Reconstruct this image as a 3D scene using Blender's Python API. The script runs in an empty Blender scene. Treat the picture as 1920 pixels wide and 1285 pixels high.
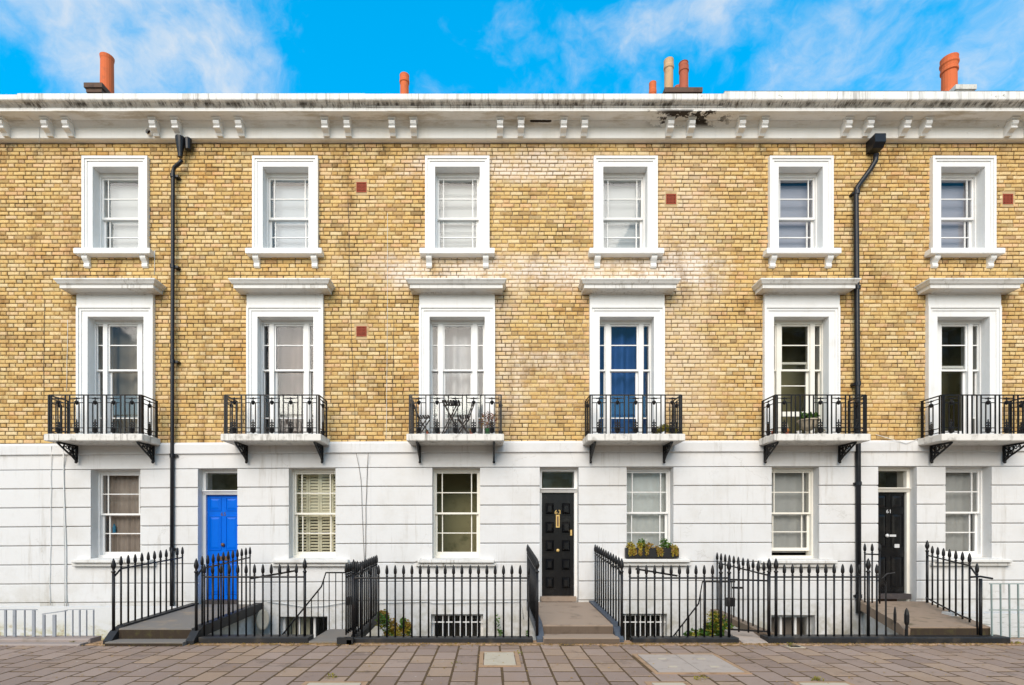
import bpy, math, random
from mathutils import Vector, Matrix
R = math.radians
rnd = random.Random(63)
scene = bpy.context.scene
col = scene.collection

# ------------------------------------------------------------------ camera
cam_d = bpy.data.cameras.new('camera'); cam = bpy.data.objects.new('camera', cam_d); col.objects.link(cam)
cam.location = (0, -10, 1.6); cam.rotation_euler = (R(90), 0, 0)
cam_d.sensor_width = 36; cam_d.lens = 18.75
cam_d.shift_x = 42 / 1920; cam_d.shift_y = 357.5 / 1920
cam_d.clip_end = 2000; cam_d.clip_start = 0.05
scene.camera = cam

# ------------------------------------------------------------------ node helper
class NT:
    def __init__(s, tree): s.t = tree
    def n(s, typ, props=None, **inp):
        nd = s.t.nodes.new(typ)
        for k, v in (props or {}).items(): setattr(nd, k, v)
        for k, v in inp.items():
            key = k.replace('_', ' ')
            s.set(nd.inputs[int(k[1:])] if k[0] == 'i' and k[1:].isdigit() else nd.inputs[key], v)
        return nd
    def set(s, sock, v):
        if isinstance(v, bpy.types.NodeSocket): s.t.links.new(v, sock)
        elif isinstance(v, (tuple, list)) and len(v) == 3 and sock.type == 'RGBA': sock.default_value = (*v, 1)
        else: sock.default_value = v
    def math(s, op, a, b=0.0, clamp=False):
        return s.n('ShaderNodeMath', {'operation': op, 'use_clamp': clamp}, i0=a, i1=b).outputs[0]
    def mix(s, f, a, b, mode='MIX'):
        return s.n('ShaderNodeMixRGB', {'blend_type': mode}, Fac=f, Color1=a, Color2=b).outputs[0]
    def noise(s, vec, scale, detail=3, rough=.55, out='Fac'):
        return s.n('ShaderNodeTexNoise', None, Vector=vec, Scale=scale, Detail=detail, Roughness=rough).outputs[out]
    def ramp(s, v, lo, hi, smooth=True):
        nd = s.n('ShaderNodeMapRange', {'interpolation_type': 'SMOOTHSTEP' if smooth else 'LINEAR'})
        s.set(nd.inputs[0], v); nd.inputs[1].default_value = lo; nd.inputs[2].default_value = hi
        return nd.outputs[0]
    def vscale(s, vec, sc):
        return s.n('ShaderNodeMapping', None, Vector=vec, Scale=sc).outputs[0]
    def sbox(s, x, z, x0, x1, z0, z1, sx=.3, sz=.15):
        a = s.math('MULTIPLY', s.ramp(x, x0 - sx, x0 + sx), s.ramp(x, x1 + sx, x1 - sx))
        b = s.math('MULTIPLY', s.ramp(z, z0 - sz, z0 + sz), s.ramp(z, z1 + sz, z1 - sz))
        return s.math('MULTIPLY', a, b)

# ------------------------------------------------------------------ world, sun, exposure
SUN_EL, SUN_AZ = 35, -14
world = bpy.data.worlds.new('World'); scene.world = world; world.use_nodes = True
wt = NT(world.node_tree); world.node_tree.nodes.clear()
sky = wt.n('ShaderNodeTexSky', {'sky_type': 'NISHITA', 'sun_disc': False, 'sun_elevation': R(SUN_EL),
                                'sun_rotation': R(180 - SUN_AZ), 'air_density': 1.0, 'dust_density': .3, 'ozone_density': 2.0})
tc = wt.n('ShaderNodeTexCoord').outputs['Generated']
hsv = wt.n('ShaderNodeSeparateColor', {'mode': 'HSV'}, Color=sky.outputs[0]).outputs
v2 = wt.math('DIVIDE', hsv[2], wt.math('ADD', 1.0, wt.math('MULTIPLY', hsv[2], .45)))
blue = wt.n('ShaderNodeCombineColor', {'mode': 'HSV'}, i0=wt.math('SUBTRACT', hsv[0], .022), i1=wt.math('MULTIPLY', hsv[1], 1.5, True), i2=wt.math('MULTIPLY', v2, 5.9)).outputs[0]
cv = wt.n('ShaderNodeMapping', None, Vector=tc, Location=(2.92, -0.77, -3.99), Scale=(1.0, 1.0, 1.35)).outputs[0]
wv = wt.noise(cv, 3.5, 4, .6, 'Color')
cv = wt.n('ShaderNodeVectorMath', {'operation': 'MULTIPLY_ADD'}, i0=wv, i1=(.16, .16, .16), i2=cv).outputs[0]
n1 = wt.noise(cv, 2.6, 6, .55); n2 = wt.noise(cv, 7.5, 7, .68)
cm = wt.math('ADD', wt.math('MULTIPLY', n1, .76), wt.math('MULTIPLY', n2, .24))
cmask = wt.ramp(cm, .44, .615)
skyc = wt.mix(wt.math('MULTIPLY', cmask, .9), blue, (6.6, 6.5, 6.4))
bg = wt.n('ShaderNodeBackground', None, Color=skyc, Strength=.05)
wo = wt.n('ShaderNodeOutputWorld'); wt.t.links.new(bg.outputs[0], wo.inputs[0])
sd = bpy.data.lights.new('sun', 'SUN'); sun = bpy.data.objects.new('sun', sd); col.objects.link(sun)
sd.energy = 1.5; sd.angle = R(50); sd.color = (1, .88, .74)
sun.rotation_euler = (R(90 - SUN_EL), 0, R(SUN_AZ)); sun.location = (-5, -20, 25)
vs = scene.view_settings
vs.view_transform = 'Standard'; vs.look = 'None'; vs.gamma = 1; vs.exposure = 1.45
try: vs.use_curve_mapping = False
except Exception: pass
scene.cycles.max_bounces = 8; scene.cycles.transparent_max_bounces = 12
try: scene.cycles.use_denoising = True
except Exception: pass

# ------------------------------------------------------------------ materials
M = {}
def new_mat(name):
    m = bpy.data.materials.new(name); m.use_nodes = True; m.node_tree.nodes.clear(); M[name] = m
    return NT(m.node_tree)
def finish(nt, color, rough=.7, bump=None, bstr=.3, bdist=.01, metal=0.0, spec=.5, extra=None):
    p = nt.n('ShaderNodeBsdfPrincipled'); nt.set(p.inputs['Base Color'], color); nt.set(p.inputs['Roughness'], rough)
    nt.set(p.inputs['Metallic'], metal); nt.set(p.inputs['Specular IOR Level'], spec)
    for k, v in (extra or {}).items(): nt.set(p.inputs[k], v)
    if bump is not None:
        b = nt.n('ShaderNodeBump', None, Height=bump, Strength=bstr, Distance=bdist)
        nt.t.links.new(b.outputs[0], p.inputs['Normal'])
    o = nt.n('ShaderNodeOutputMaterial'); nt.t.links.new(p.outputs[0], o.inputs[0])
def pos(nt): return nt.n('ShaderNodeNewGeometry').outputs['Position']
def xyz(nt, v):
    s = nt.n('ShaderNodeSeparateXYZ', None, Vector=v); return s.outputs[0], s.outputs[1], s.outputs[2]

def painted(name, base, dirt=(.35, .30, .22), amt=.25, rough=.55, scale=2.0, streak=0.0, bstr=.15, spec=.4):
    nt = new_mat(name); p = pos(nt)
    big = nt.noise(p, scale, 5, .6); fine = nt.noise(p, 60, 4, .6)
    c = nt.mix(nt.math('MULTIPLY', nt.ramp(big, .5, .78), amt), base, dirt)
    c = nt.mix(nt.math('MULTIPLY', nt.ramp(fine, .45, .8), .12), c, tuple(x * .75 for x in base))
    if streak:
        st = nt.noise(nt.vscale(p, (16, 16, 1.1)), 1.0, 5, .7); pt = nt.noise(p, 1.1, 3)
        f = nt.math('MULTIPLY', nt.math('MULTIPLY', nt.ramp(st, .5, .72), nt.ramp(pt, .38, .62)), streak)
        c = nt.mix(f, c, dirt)
    finish(nt, c, rough, nt.math('ADD', nt.math('MULTIPLY', fine, .35), big), bstr, .006, spec=spec)

# brick: colour attribute per brick, plus staining and efflorescence with shapes of their own
def brick_mats():
    nt = new_mat('brick'); p = pos(nt); x, y, z = xyz(nt, p)
    at = nt.n('ShaderNodeAttribute', {'attribute_name': 'tone'}).outputs['Color']
    fine = nt.noise(p, 55, 5, .7); mid = nt.noise(p, 9, 4, .6); big = nt.noise(p, .9, 4, .6); b2 = nt.noise(nt.vscale(p, (1, 1, 2.2)), 1.7, 5, .65)
    c = nt.mix(nt.ramp(fine, .42, .72), at, nt.mix(1, at, (.80, .74, .66), 'MULTIPLY'))
    c = nt.mix(nt.math('MULTIPLY', nt.ramp(mid, .50, .72), .6), c, nt.mix(1, c, (.72, .58, .42), 'MULTIPLY'))
    c = nt.mix(nt.math('MULTIPLY', nt.ramp(big, .48, .68), .5), c, nt.mix(1, c, (.93, .78, .58), 'MULTIPLY'))
    c = nt.mix(nt.math('MULTIPLY', nt.ramp(b2, .55, .75), .45), c, nt.mix(1, c, (.68, .58, .46), 'MULTIPLY'))
    w1 = nt.noise(nt.vscale(p, (.8, 1, 1.6)), 1.0, 6, .7, 'Color'); wx, wy, wz = xyz(nt, w1); x = nt.math('ADD', x, nt.math('MULTIPLY', nt.math('SUBTRACT', wx, .5), 2.4)); z = nt.math('ADD', z, nt.math('MULTIPLY', nt.math('SUBTRACT', wy, .5), .7))
    e1 = nt.sbox(x, z, -2.2, 4.2, 6.22, 6.80, .5, .22); e2 = nt.sbox(x, z, -1.6, 2.2, 8.25, 8.72, .3, .15)
    e3 = nt.sbox(x, z, -.1, .55, 3.6, 6.2, .3, .5); e4 = nt.sbox(x, z, 2.9, 4.1, 3.6, 8.6, .5, .6)
    e5 = nt.sbox(x, z, .2, 1.8, 4.7, 4.95, .4, .15)
    e = nt.math('ADD', nt.math('MAXIMUM', e1, nt.math('MULTIPLY', e2, .9)), nt.math('MAXIMUM', nt.math('MULTIPLY', e3, .55), nt.math('MAXIMUM', nt.math('MULTIPLY', e4, .45), nt.math('MULTIPLY', e5, .8))))
    en = nt.ramp(nt.math('ADD', nt.math('MULTIPLY', mid, .35), nt.math('MULTIPLY', nt.noise(nt.vscale(p, (1.2, 1, 5)), 1.3, 6, .7), .65)), .38, .58)
    en = nt.math('ADD', nt.math('MULTIPLY', en, .75), .25)
    ef = nt.math('MULTIPLY', nt.math('MULTIPLY', e, en), .9, True)
    c = nt.mix(ef, c, (.80, .70, .60))
    pale = nt.math('MULTIPLY', nt.ramp(nt.noise(p, .55, 5, .65), .54, .70), .35)
    c = nt.mix(pale, c, (.72, .54, .33))
    x, y, z = xyz(nt, p)
    dk = nt.noise(nt.vscale(p, (1.6, 1, .55)), 1.0, 6, .7)
    c = nt.mix(nt.math('MULTIPLY', nt.ramp(dk, .52, .70), .7), c, nt.mix(1, c, (.46, .36, .25), 'MULTIPLY'))
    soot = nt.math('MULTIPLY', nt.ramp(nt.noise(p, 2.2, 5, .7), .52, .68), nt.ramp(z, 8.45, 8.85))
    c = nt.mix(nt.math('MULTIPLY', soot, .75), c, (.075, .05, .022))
    finish(nt, c, .88, nt.math('ADD', fine, mid), .55, .006, spec=.2)
    nt = new_mat('mortar'); p = pos(nt); x, y, z = xyz(nt, p)
    big = nt.noise(p, 1.3, 4, .6); fine = nt.noise(p, 40, 4, .7)
    c = nt.mix(nt.ramp(nt.math('ADD', nt.math('MULTIPLY', big, .7), nt.math('MULTIPLY', nt.noise(p, 5, 4, .7), .3)), .38, .62), (.05, .032, .018), (.40, .27, .13))
    c = nt.mix(nt.ramp(fine, .4, .7), c, nt.mix(1, c, (.6, .55, .5), 'MULTIPLY'))
    e1 = nt.math('MAXIMUM', nt.sbox(x, z, -2.0, 4.2, 6.25, 6.85, .5, .2), nt.math('MULTIPLY', nt.sbox(x, z, -.8, 4.2, 3.5, 8.7, .7, .3), .45))
    c = nt.mix(nt.math('MULTIPLY', e1, nt.ramp(big, .3, .6)), c, (.50, .38, .26))
    finish(nt, c, .95, fine, .5, .006, spec=.1)
brick_mats()

def stucco_mat(name, base, splash):
    nt = new_mat(name); p = pos(nt); x, y, z = xyz(nt, p)
    big = nt.noise(p, 1.1, 6, .65); fine = nt.noise(p, 55, 4, .6); mid = nt.noise(p, 7, 5, .65)
    c = nt.mix(nt.math('MULTIPLY', nt.ramp(big, .46, .74), .38), base, (.50, .47, .42))
    c = nt.mix(nt.math('MULTIPLY', nt.ramp(mid, .52, .74), .22), c, (.52, .50, .47))
    st = nt.noise(nt.vscale(p, (11, 11, .6)), 1.0, 6, .75); pt = nt.noise(nt.vscale(p, (1, 1, .4)), 1.4, 4, .6)
    c = nt.mix(nt.math('MULTIPLY', nt.math('MULTIPLY', nt.ramp(st, .50, .70), nt.ramp(pt, .44, .62)), .55), c, (.36, .32, .26))
    vor = nt.n('ShaderNodeTexVoronoi', {'feature': 'DISTANCE_TO_EDGE'}, Vector=nt.n('ShaderNodeVectorMath', {'operation': 'MULTIPLY_ADD'}, i0=nt.noise(p, 3, 5, .7, 'Color'), i1=(.5, .5, .5), i2=p).outputs[0], Scale=.55).outputs[0]
    crack = nt.math('MULTIPLY', nt.ramp(vor, .006, .0), nt.ramp(nt.noise(p, .9, 3), .52, .6))
    c = nt.mix(nt.math('MULTIPLY', crack, .28), c, (.28, .25, .20))
    sp = nt.math('MULTIPLY', nt.ramp(z, .75, -.25), nt.ramp(nt.math('ADD', nt.math('MULTIPLY', mid, .5), nt.math('MULTIPLY', big, .5)), .40, .64))
    c = nt.mix(nt.math('MULTIPLY', sp, splash), c, (.34, .31, .22))
    finish(nt, c, .62, nt.math('ADD', nt.math('MULTIPLY', fine, .3), nt.math('ADD', big, nt.math('MULTIPLY', mid, .4))), .22, .008, spec=.35)
stucco_mat('stucco', (.675, .668, .66), .75)
stucco_mat('basement_white', (.66, .655, .65), .75)
painted('trim_white', (.79, .785, .77), (.50, .45, .37), .22, .45, 3.0, .22, .08)
painted('sash_cream', (.80, .77, .69), (.52, .46, .36), .2, .42, 4.0, 0, .05)
painted('slab_white', (.72, .69, .64), (.10, .08, .05), .6, .75, 7.0, .8, .4)
painted('hood_white', (.71, .695, .665), (.22, .18, .13), .35, .6, 3.5, .75, .2)
painted('black_iron', (.007, .007, .008), (.035, .020, .012), .5, .42, 9.0, 0, .25, .3)
painted('pipe_black', (.009, .010, .014), (.04, .035, .03), .4, .38, 5.0, .3, .1, .35)
painted('door_blue', (.0004, .125, .64), (.001, .085, .45), .45, .32, 3.0, .35, .06, .12)
painted('door_black', (.005, .005, .006), (.035, .032, .028), .4, .25, 4.0, .3, .08, .4)
painted('threshold', (.06, .05, .05), (.12, .10, .08), .5, .6, 8, 0, .2)
painted('stone_step', (.33, .25, .19), (.12, .09, .065), .7, .85, 3.2, 0, .45, .2)
painted('slate_step', (.20, .18, .16), (.36, .27, .18), .85, .8, 2.6, 0, .4, .25)
painted('mossy_step', (.30, .22, .16), (.085, .075, .035), .85, .9, 4.5, 0, .6, .2)
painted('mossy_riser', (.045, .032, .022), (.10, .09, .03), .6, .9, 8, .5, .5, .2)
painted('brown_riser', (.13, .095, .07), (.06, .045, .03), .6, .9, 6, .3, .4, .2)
painted('kerb_black', (.014, .014, .015), (.11, .085, .06), .45, .55, 6, 0, .3, .4)
painted('kerb_blue', (.06, .075, .10), (.02, .02, .022), .5, .5, 7, 0, .25, .4)
painted('kerb_stone', (.33, .27, .24), (.12, .10, .05), .6, .9, 3, 0, .5, .2)
painted('terracotta', (.62, .14, .045), (.30, .10, .05), .5, .75, 5, 0, .25, .25)
painted('terracotta_dull', (.40, .11, .06), (.14, .06, .045), .6, .8, 5, 0, .3, .25)
painted('buff_clay', (.55, .36, .20), (.23, .12, .07), .6, .8, 5, .4, .3, .25)
painted('chimney_brick', (.13, .085, .065), (.045, .04, .04), .7, .95, 8, 0, .6, .1)
painted('chimney_render', (.62, .60, .55), (.10, .09, .07), .8, .9, 7, .4, .5, .2)
painted('slate_roof', (.08, .08, .09), (.04, .04, .045), .5, .7, 3, 0, .3)
painted('lead', (.10, .10, .11), (.22, .2, .2), .5, .5, 4, 0, .2)
painted('vent_red', (.30, .065, .035), (.13, .04, .03), .5, .8, 12, 0, .3, .2)
painted('vent_hole', (.03, .012, .01), (.02, .01, .01), .3, .9, 12, 0, .1, .1)
painted('vent_render', (.50, .36, .20), (.30, .2, .1), .6, .9, 9, 0, .4, .2)
painted('brass', (.62, .42, .14), (.3, .2, .08), .4, .3, 20, 0, .05, .6)
painted('old_bronze', (.11, .06, .035), (.05, .03, .02), .5, .4, 20, 0, .1, .5)
painted('chrome', (.6, .6, .6), (.4, .4, .4), .3, .25, 10, 0, .05, .7)
painted('cream_shutter', (.74, .69, .53), (.5, .45, .33), .15, .5, 3, 0, .05)
painted('blind_white', (.56, .57, .58), (.44, .45, .47), .25, .8, 2, 0, .05)
painted('blind_pale', (.50, .55, .61), (.42, .47, .54), .3, .8, 1.5, 0, .05)
painted('blind_lavender', (.44, .44, .51), (.34, .34, .42), .4, .8, 1.2, 0, .05)
painted('curtain_white', (.50, .485, .495), (.36, .33, .35), .4, .85, 1.5, 0, .05)
painted('curtain_blue', (.018, .085, .30), (.008, .03, .15), .4, .8, 2, 0, .1)
painted('curtain_beige', (.30, .255, .20), (.20, .145, .12), .6, .85, 1.8, 0, .1)
painted('curtain_rose', (.22, .17, .155), (.12, .10, .08), .7, .85, 1.6, 0, .1)
painted('curtain_brown', (.33, .27, .235), (.20, .15, .12), .5, .85, 3, 0, .1)
painted('net_grey', (.42, .42, .42), (.28, .28, .28), .5, .85, 1.5, 0, .1)
painted('net_pale', (.56, .58, .58), (.40, .41, .41), .5, .85, 1.5, 0, .1)
painted('room_painted_reflection', (.36, .33, .19), (.10, .11, .05), .9, .9, 2.6, 0, .05)  # reflected greenery painted into the room walls as blotchy olive colour
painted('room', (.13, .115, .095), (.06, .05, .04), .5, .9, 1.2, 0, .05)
painted('cable_white', (.70, .70, .68), (.45, .42, .36), .4, .5, 5, 0, .05)
painted('cable_dark', (.10, .08, .06), (.2, .16, .1), .4, .6, 5, 0, .05)
painted('galvanised', (.30, .32, .35), (.18, .18, .19), .5, .45, 9, 0, .1, .6)
painted('green_fence', (.23, .29, .28), (.15, .14, .11), .5, .5, 9, 0, .1)
painted('dark_wood', (.030, .018, .012), (.07, .04, .025), .5, .6, 12, 0, .3)
painted('plastic_black', (.012, .012, .012), (.05, .04, .03), .4, .5, 8, 0, .1)
painted('pot_green', (.03, .14, .04), (.02, .06, .02), .4, .5, 8, 0, .1)
painted('urn_stone', (.42, .36, .27), (.17, .14, .09), .6, .9, 9, 0, .4, .2)
painted('orange_clay', (.60, .22, .06), (.4, .14, .05), .4, .8, 12, 0, .2, .2)
painted('soil', (.035, .024, .016), (.06, .045, .03), .5, .95, 20, 0, .5, .1)
painted('dish', (.46, .42, .34), (.3, .25, .18), .5, .6, 8, 0, .1)
painted('cover_cream', (.50, .43, .33), (.30, .24, .17), .6, .9, 6, 0, .4, .2)
painted('cover_pink', (.42, .35, .30), (.22, .18, .15), .6, .9, 7, 0, .5, .2)
painted('sandy_joint', (.40, .26, .16), (.18, .115, .07), .8, .95, 6, 0, .6, .1)
painted('dark_joint', (.11, .072, .042), (.26, .18, .07), .6, .95, 9, 0, .5, .1)
painted('asphalt', (.15, .128, .105), (.10, .09, .08), .5, .9, 4, 0, .5, .2)
painted('area_floor', (.16, .155, .15), (.08, .08, .06), .6, .9, 3, 0, .4, .2)
painted('bark', (.10, .08, .06), (.17, .15, .11), .5, .95, 6, 0, .6, .1)
painted('blue_plastic', (.03, .22, .40), (.02, .15, .3), .3, .4, 8, 0, .02)
painted('litter', (.42, .22, .09), (.2, .12, .05), .6, .9, 30, 0, .2, .1)

def cornice_mat():
    nt = new_mat('cornice_white'); p = pos(nt); x, y, z = xyz(nt, p)
    base = (.80, .785, .755)
    fine = nt.noise(p, 50, 4, .6); big = nt.noise(p, 1.6, 5, .6)
    st = nt.noise(nt.vscale(p, (14, 6, .9)), 1.0, 5, .75); pt = nt.noise(nt.vscale(p, (1, 0, 0)), .9, 3, .6)
    up = nt.ramp(z, 9.18, 9.26)
    f = nt.math('MULTIPLY', nt.math('MULTIPLY', nt.ramp(st, .44, .70), nt.ramp(pt, .34, .56)), nt.math('ADD', nt.math('MULTIPLY', up, nt.math('ADD', .5, nt.math('MULTIPLY', nt.ramp(z, 9.31, 9.28), .45))), .06))
    c = nt.mix(nt.math('MULTIPLY', nt.ramp(big, .5, .75), .3), base, (.55, .48, .36))
    c = nt.mix(f, c, (.13, .105, .075))
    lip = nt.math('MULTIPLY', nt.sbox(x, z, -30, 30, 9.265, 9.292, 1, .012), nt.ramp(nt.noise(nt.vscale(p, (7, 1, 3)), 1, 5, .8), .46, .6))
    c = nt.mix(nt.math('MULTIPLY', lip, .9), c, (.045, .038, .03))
    peel = nt.math('MULTIPLY', nt.sbox(x, z, 3.0, 4.35, 9.12, 9.2, .25, .03), nt.ramp(nt.noise(nt.vscale(p, (3, 3, 9)), 1.3, 5, .7), .50, .53))
    peel2 = nt.ramp(nt.math('ADD', nt.sbox(x, y, .74, 1.14, -.225, -.19, .03, .015), nt.math('MULTIPLY', nt.math('SUBTRACT', nt.noise(p, 14, 5, .7), .5), .9)), .55, .62)
    peel2 = nt.math('MULTIPLY', peel2, nt.sbox(x, z, .60, 1.28, 9.10, 9.20, .02, .01))
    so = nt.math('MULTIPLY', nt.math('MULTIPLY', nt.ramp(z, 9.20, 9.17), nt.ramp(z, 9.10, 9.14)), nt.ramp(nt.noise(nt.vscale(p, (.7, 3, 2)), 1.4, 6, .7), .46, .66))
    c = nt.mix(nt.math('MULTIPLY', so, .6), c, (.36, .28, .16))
    fl = nt.math('MULTIPLY', nt.ramp(nt.noise(nt.vscale(p, (2.2, 5, 5)), 2.0, 6, .75), .66, .68), nt.ramp(x, 2.0, 3.2))
    c = nt.mix(nt.math('MULTIPLY', fl, .8), c, (.12, .09, .06))
    jn = nt.n('ShaderNodeMath', {'operation': 'PINGPONG'}, i0=nt.math('ADD', x, nt.math('MULTIPLY', nt.noise(p, 6, 4, .7), .05)), i1=.62).outputs[0]
    c = nt.mix(nt.math('MULTIPLY', nt.math('MULTIPLY', nt.ramp(jn, .006, .0), nt.ramp(z, 9.27, 9.29)), nt.ramp(pt, .42, .5)), c, (.10, .08, .06))
    c = nt.mix(nt.math('MAXIMUM', peel, peel2), c, (.03, .022, .015))
    finish(nt, c, .65, nt.math('ADD', big, fine), .3, .006, spec=.3)
cornice_mat()

def stained_wall_mat():   # the whitewashed wall behind the low fences, moss and bare brick showing
    nt = new_mat('stained_wall'); p = pos(nt); x, y, z = xyz(nt, p)
    base = (.66, .655, .645)
    n = nt.noise(nt.vscale(p, (2.2, 2.2, 4)), 1.2, 6, .7); n2 = nt.noise(p, 14, 5, .7)
    low = nt.ramp(z, .10, -.35)
    c = nt.mix(nt.math('MULTIPLY', nt.ramp(n, .40, .62), low), base, (.45, .42, .20))
    c = nt.mix(nt.math('MULTIPLY', nt.math('MULTIPLY', nt.ramp(n2, .5, .62), nt.ramp(n, .48, .6)), low), c, (.30, .16, .05))
    c = nt.mix(nt.math('MULTIPLY', nt.ramp(nt.noise(nt.vscale(p, (2, 2, 22)), 1, 5, .7), .52, .6), nt.math('MULTIPLY', nt.ramp(z, .55, .1), nt.ramp(x, 7, 8.2))), c, (.36, .37, .33))
    finish(nt, c, .8, n2, .5, .01, spec=.2)
stained_wall_mat()

def paver_mat(name, pattern=False):
    nt = new_mat(name); p = pos(nt)
    at = nt.n('ShaderNodeAttribute', {'attribute_name': 'tone', 'attribute_type': 'OBJECT'}) if False else None
    oi = nt.n('ShaderNodeObjectInfo').outputs['Random']
    fine = nt.noise(p, 90, 4, .7); mid = nt.noise(p, 7, 5, .65); big = nt.noise(p, .8, 4, .6)
    c = nt.mix(nt.ramp(oi, .0, .8, False), (.255, .183, .147), (.365, .268, .215))
    c = nt.mix(nt.ramp(oi, .84, .86), c, (.37, .26, .185))
    c = nt.mix(nt.math('MULTIPLY', nt.ramp(mid, .45, .7), .35), c, (.29, .21, .165))
    c = nt.mix(nt.math('MULTIPLY', nt.ramp(big, .48, .64), .4), c, (.30, .20, .13))
    c = nt.mix(nt.math('MULTIPLY', nt.ramp(fine, .5, .75), .45), c, (.14, .105, .08))
    gum = nt.n('ShaderNodeTexVoronoi', None, Vector=p, Scale=7.0).outputs[0]
    c = nt.mix(nt.math('MULTIPLY', nt.ramp(gum, .10, .07), nt.ramp(nt.noise(p, 2.0, 2), .5, .55)), c, (.42, .36, .31))
    c = nt.mix(nt.math('MULTIPLY', nt.ramp(nt.noise(p, 1.9, 6, .75), .56, .66), .45), c, (.13, .095, .07))
    c = nt.mix(nt.math('MULTIPLY', nt.ramp(nt.noise(p, 3.1, 5, .7), .62, .72), .5), c, (.36, .31, .27))
    finish(nt, c, .85, nt.math('ADD', fine, mid), .5, .005, spec=.25)
paver_mat('paver')

def glass_mat(name='glass', ior=1.5, wav=.012, tint=(.96, .98, .97)):
    nt = new_mat(name); p = pos(nt)
    b = nt.n('ShaderNodeBump', None, Height=nt.noise(p, 2.3, 2, .5), Strength=wav * 12, Distance=.02)
    fr = nt.n('ShaderNodeFresnel', None, IOR=ior)
    nt.t.links.new(b.outputs[0], fr.inputs['Normal'])
    g = nt.n('ShaderNodeBsdfGlossy', None, Color=(.95, .97, 1), Roughness=.05); nt.t.links.new(b.outputs[0], g.inputs['Normal'])
    t = nt.n('ShaderNodeBsdfTransparent', None, Color=tint)
    mx = nt.n('ShaderNodeMixShader', None, i0=nt.math('MULTIPLY', fr.outputs[0], 1.05, True))
    nt.t.links.new(t.outputs[0], mx.inputs[1]); nt.t.links.new(g.outputs[0], mx.inputs[2])
    o = nt.n('ShaderNodeOutputMaterial'); nt.t.links.new(mx.outputs[0], o.inputs[0])
glass_mat()

def leaf_mat(name, a, b, tr=.3):
    nt = new_mat(name); p = pos(nt)
    c = nt.mix(nt.ramp(nt.noise(p, 16, 3, .6), .35, .65), a, b)
    c = nt.mix(nt.n('ShaderNodeTexWhiteNoise', {'noise_dimensions': '3D'}, Vector=nt.n('ShaderNodeAttribute', {'attribute_name': 'tone'}).outputs['Vector']).outputs[0], c, nt.mix(1, c, (.55, .6, .5), 'MULTIPLY'))
    d = nt.n('ShaderNodeBsdfPrincipled'); nt.set(d.inputs['Base Color'], c); nt.set(d.inputs['Roughness'], .55)
    t = nt.n('ShaderNodeBsdfTranslucent', None, Color=c); mx = nt.n('ShaderNodeMixShader', None, i0=tr)
    nt.t.links.new(d.outputs[0], mx.inputs[1]); nt.t.links.new(t.outputs[0], mx.inputs[2])
    o = nt.n('ShaderNodeOutputMaterial'); nt.t.links.new(mx.outputs[0], o.inputs[0])
leaf_mat('leaf_green', (.07, .17, .02), (.15, .27, .035))
leaf_mat('leaf_yellow', (.40, .36, .04), (.58, .42, .05))
leaf_mat('leaf_dry', (.52, .32, .07), (.40, .22, .05))
leaf_mat('leaf_red', (.30, .04, .035), (.38, .10, .07))
leaf_mat('leaf_tree', (.13, .135, .04), (.20, .18, .055), .5)
leaf_mat('leaf_moss', (.26, .24, .035), (.42, .34, .05))
leaf_mat('flower_white', (.75, .73, .68), (.6, .58, .5))

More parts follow.
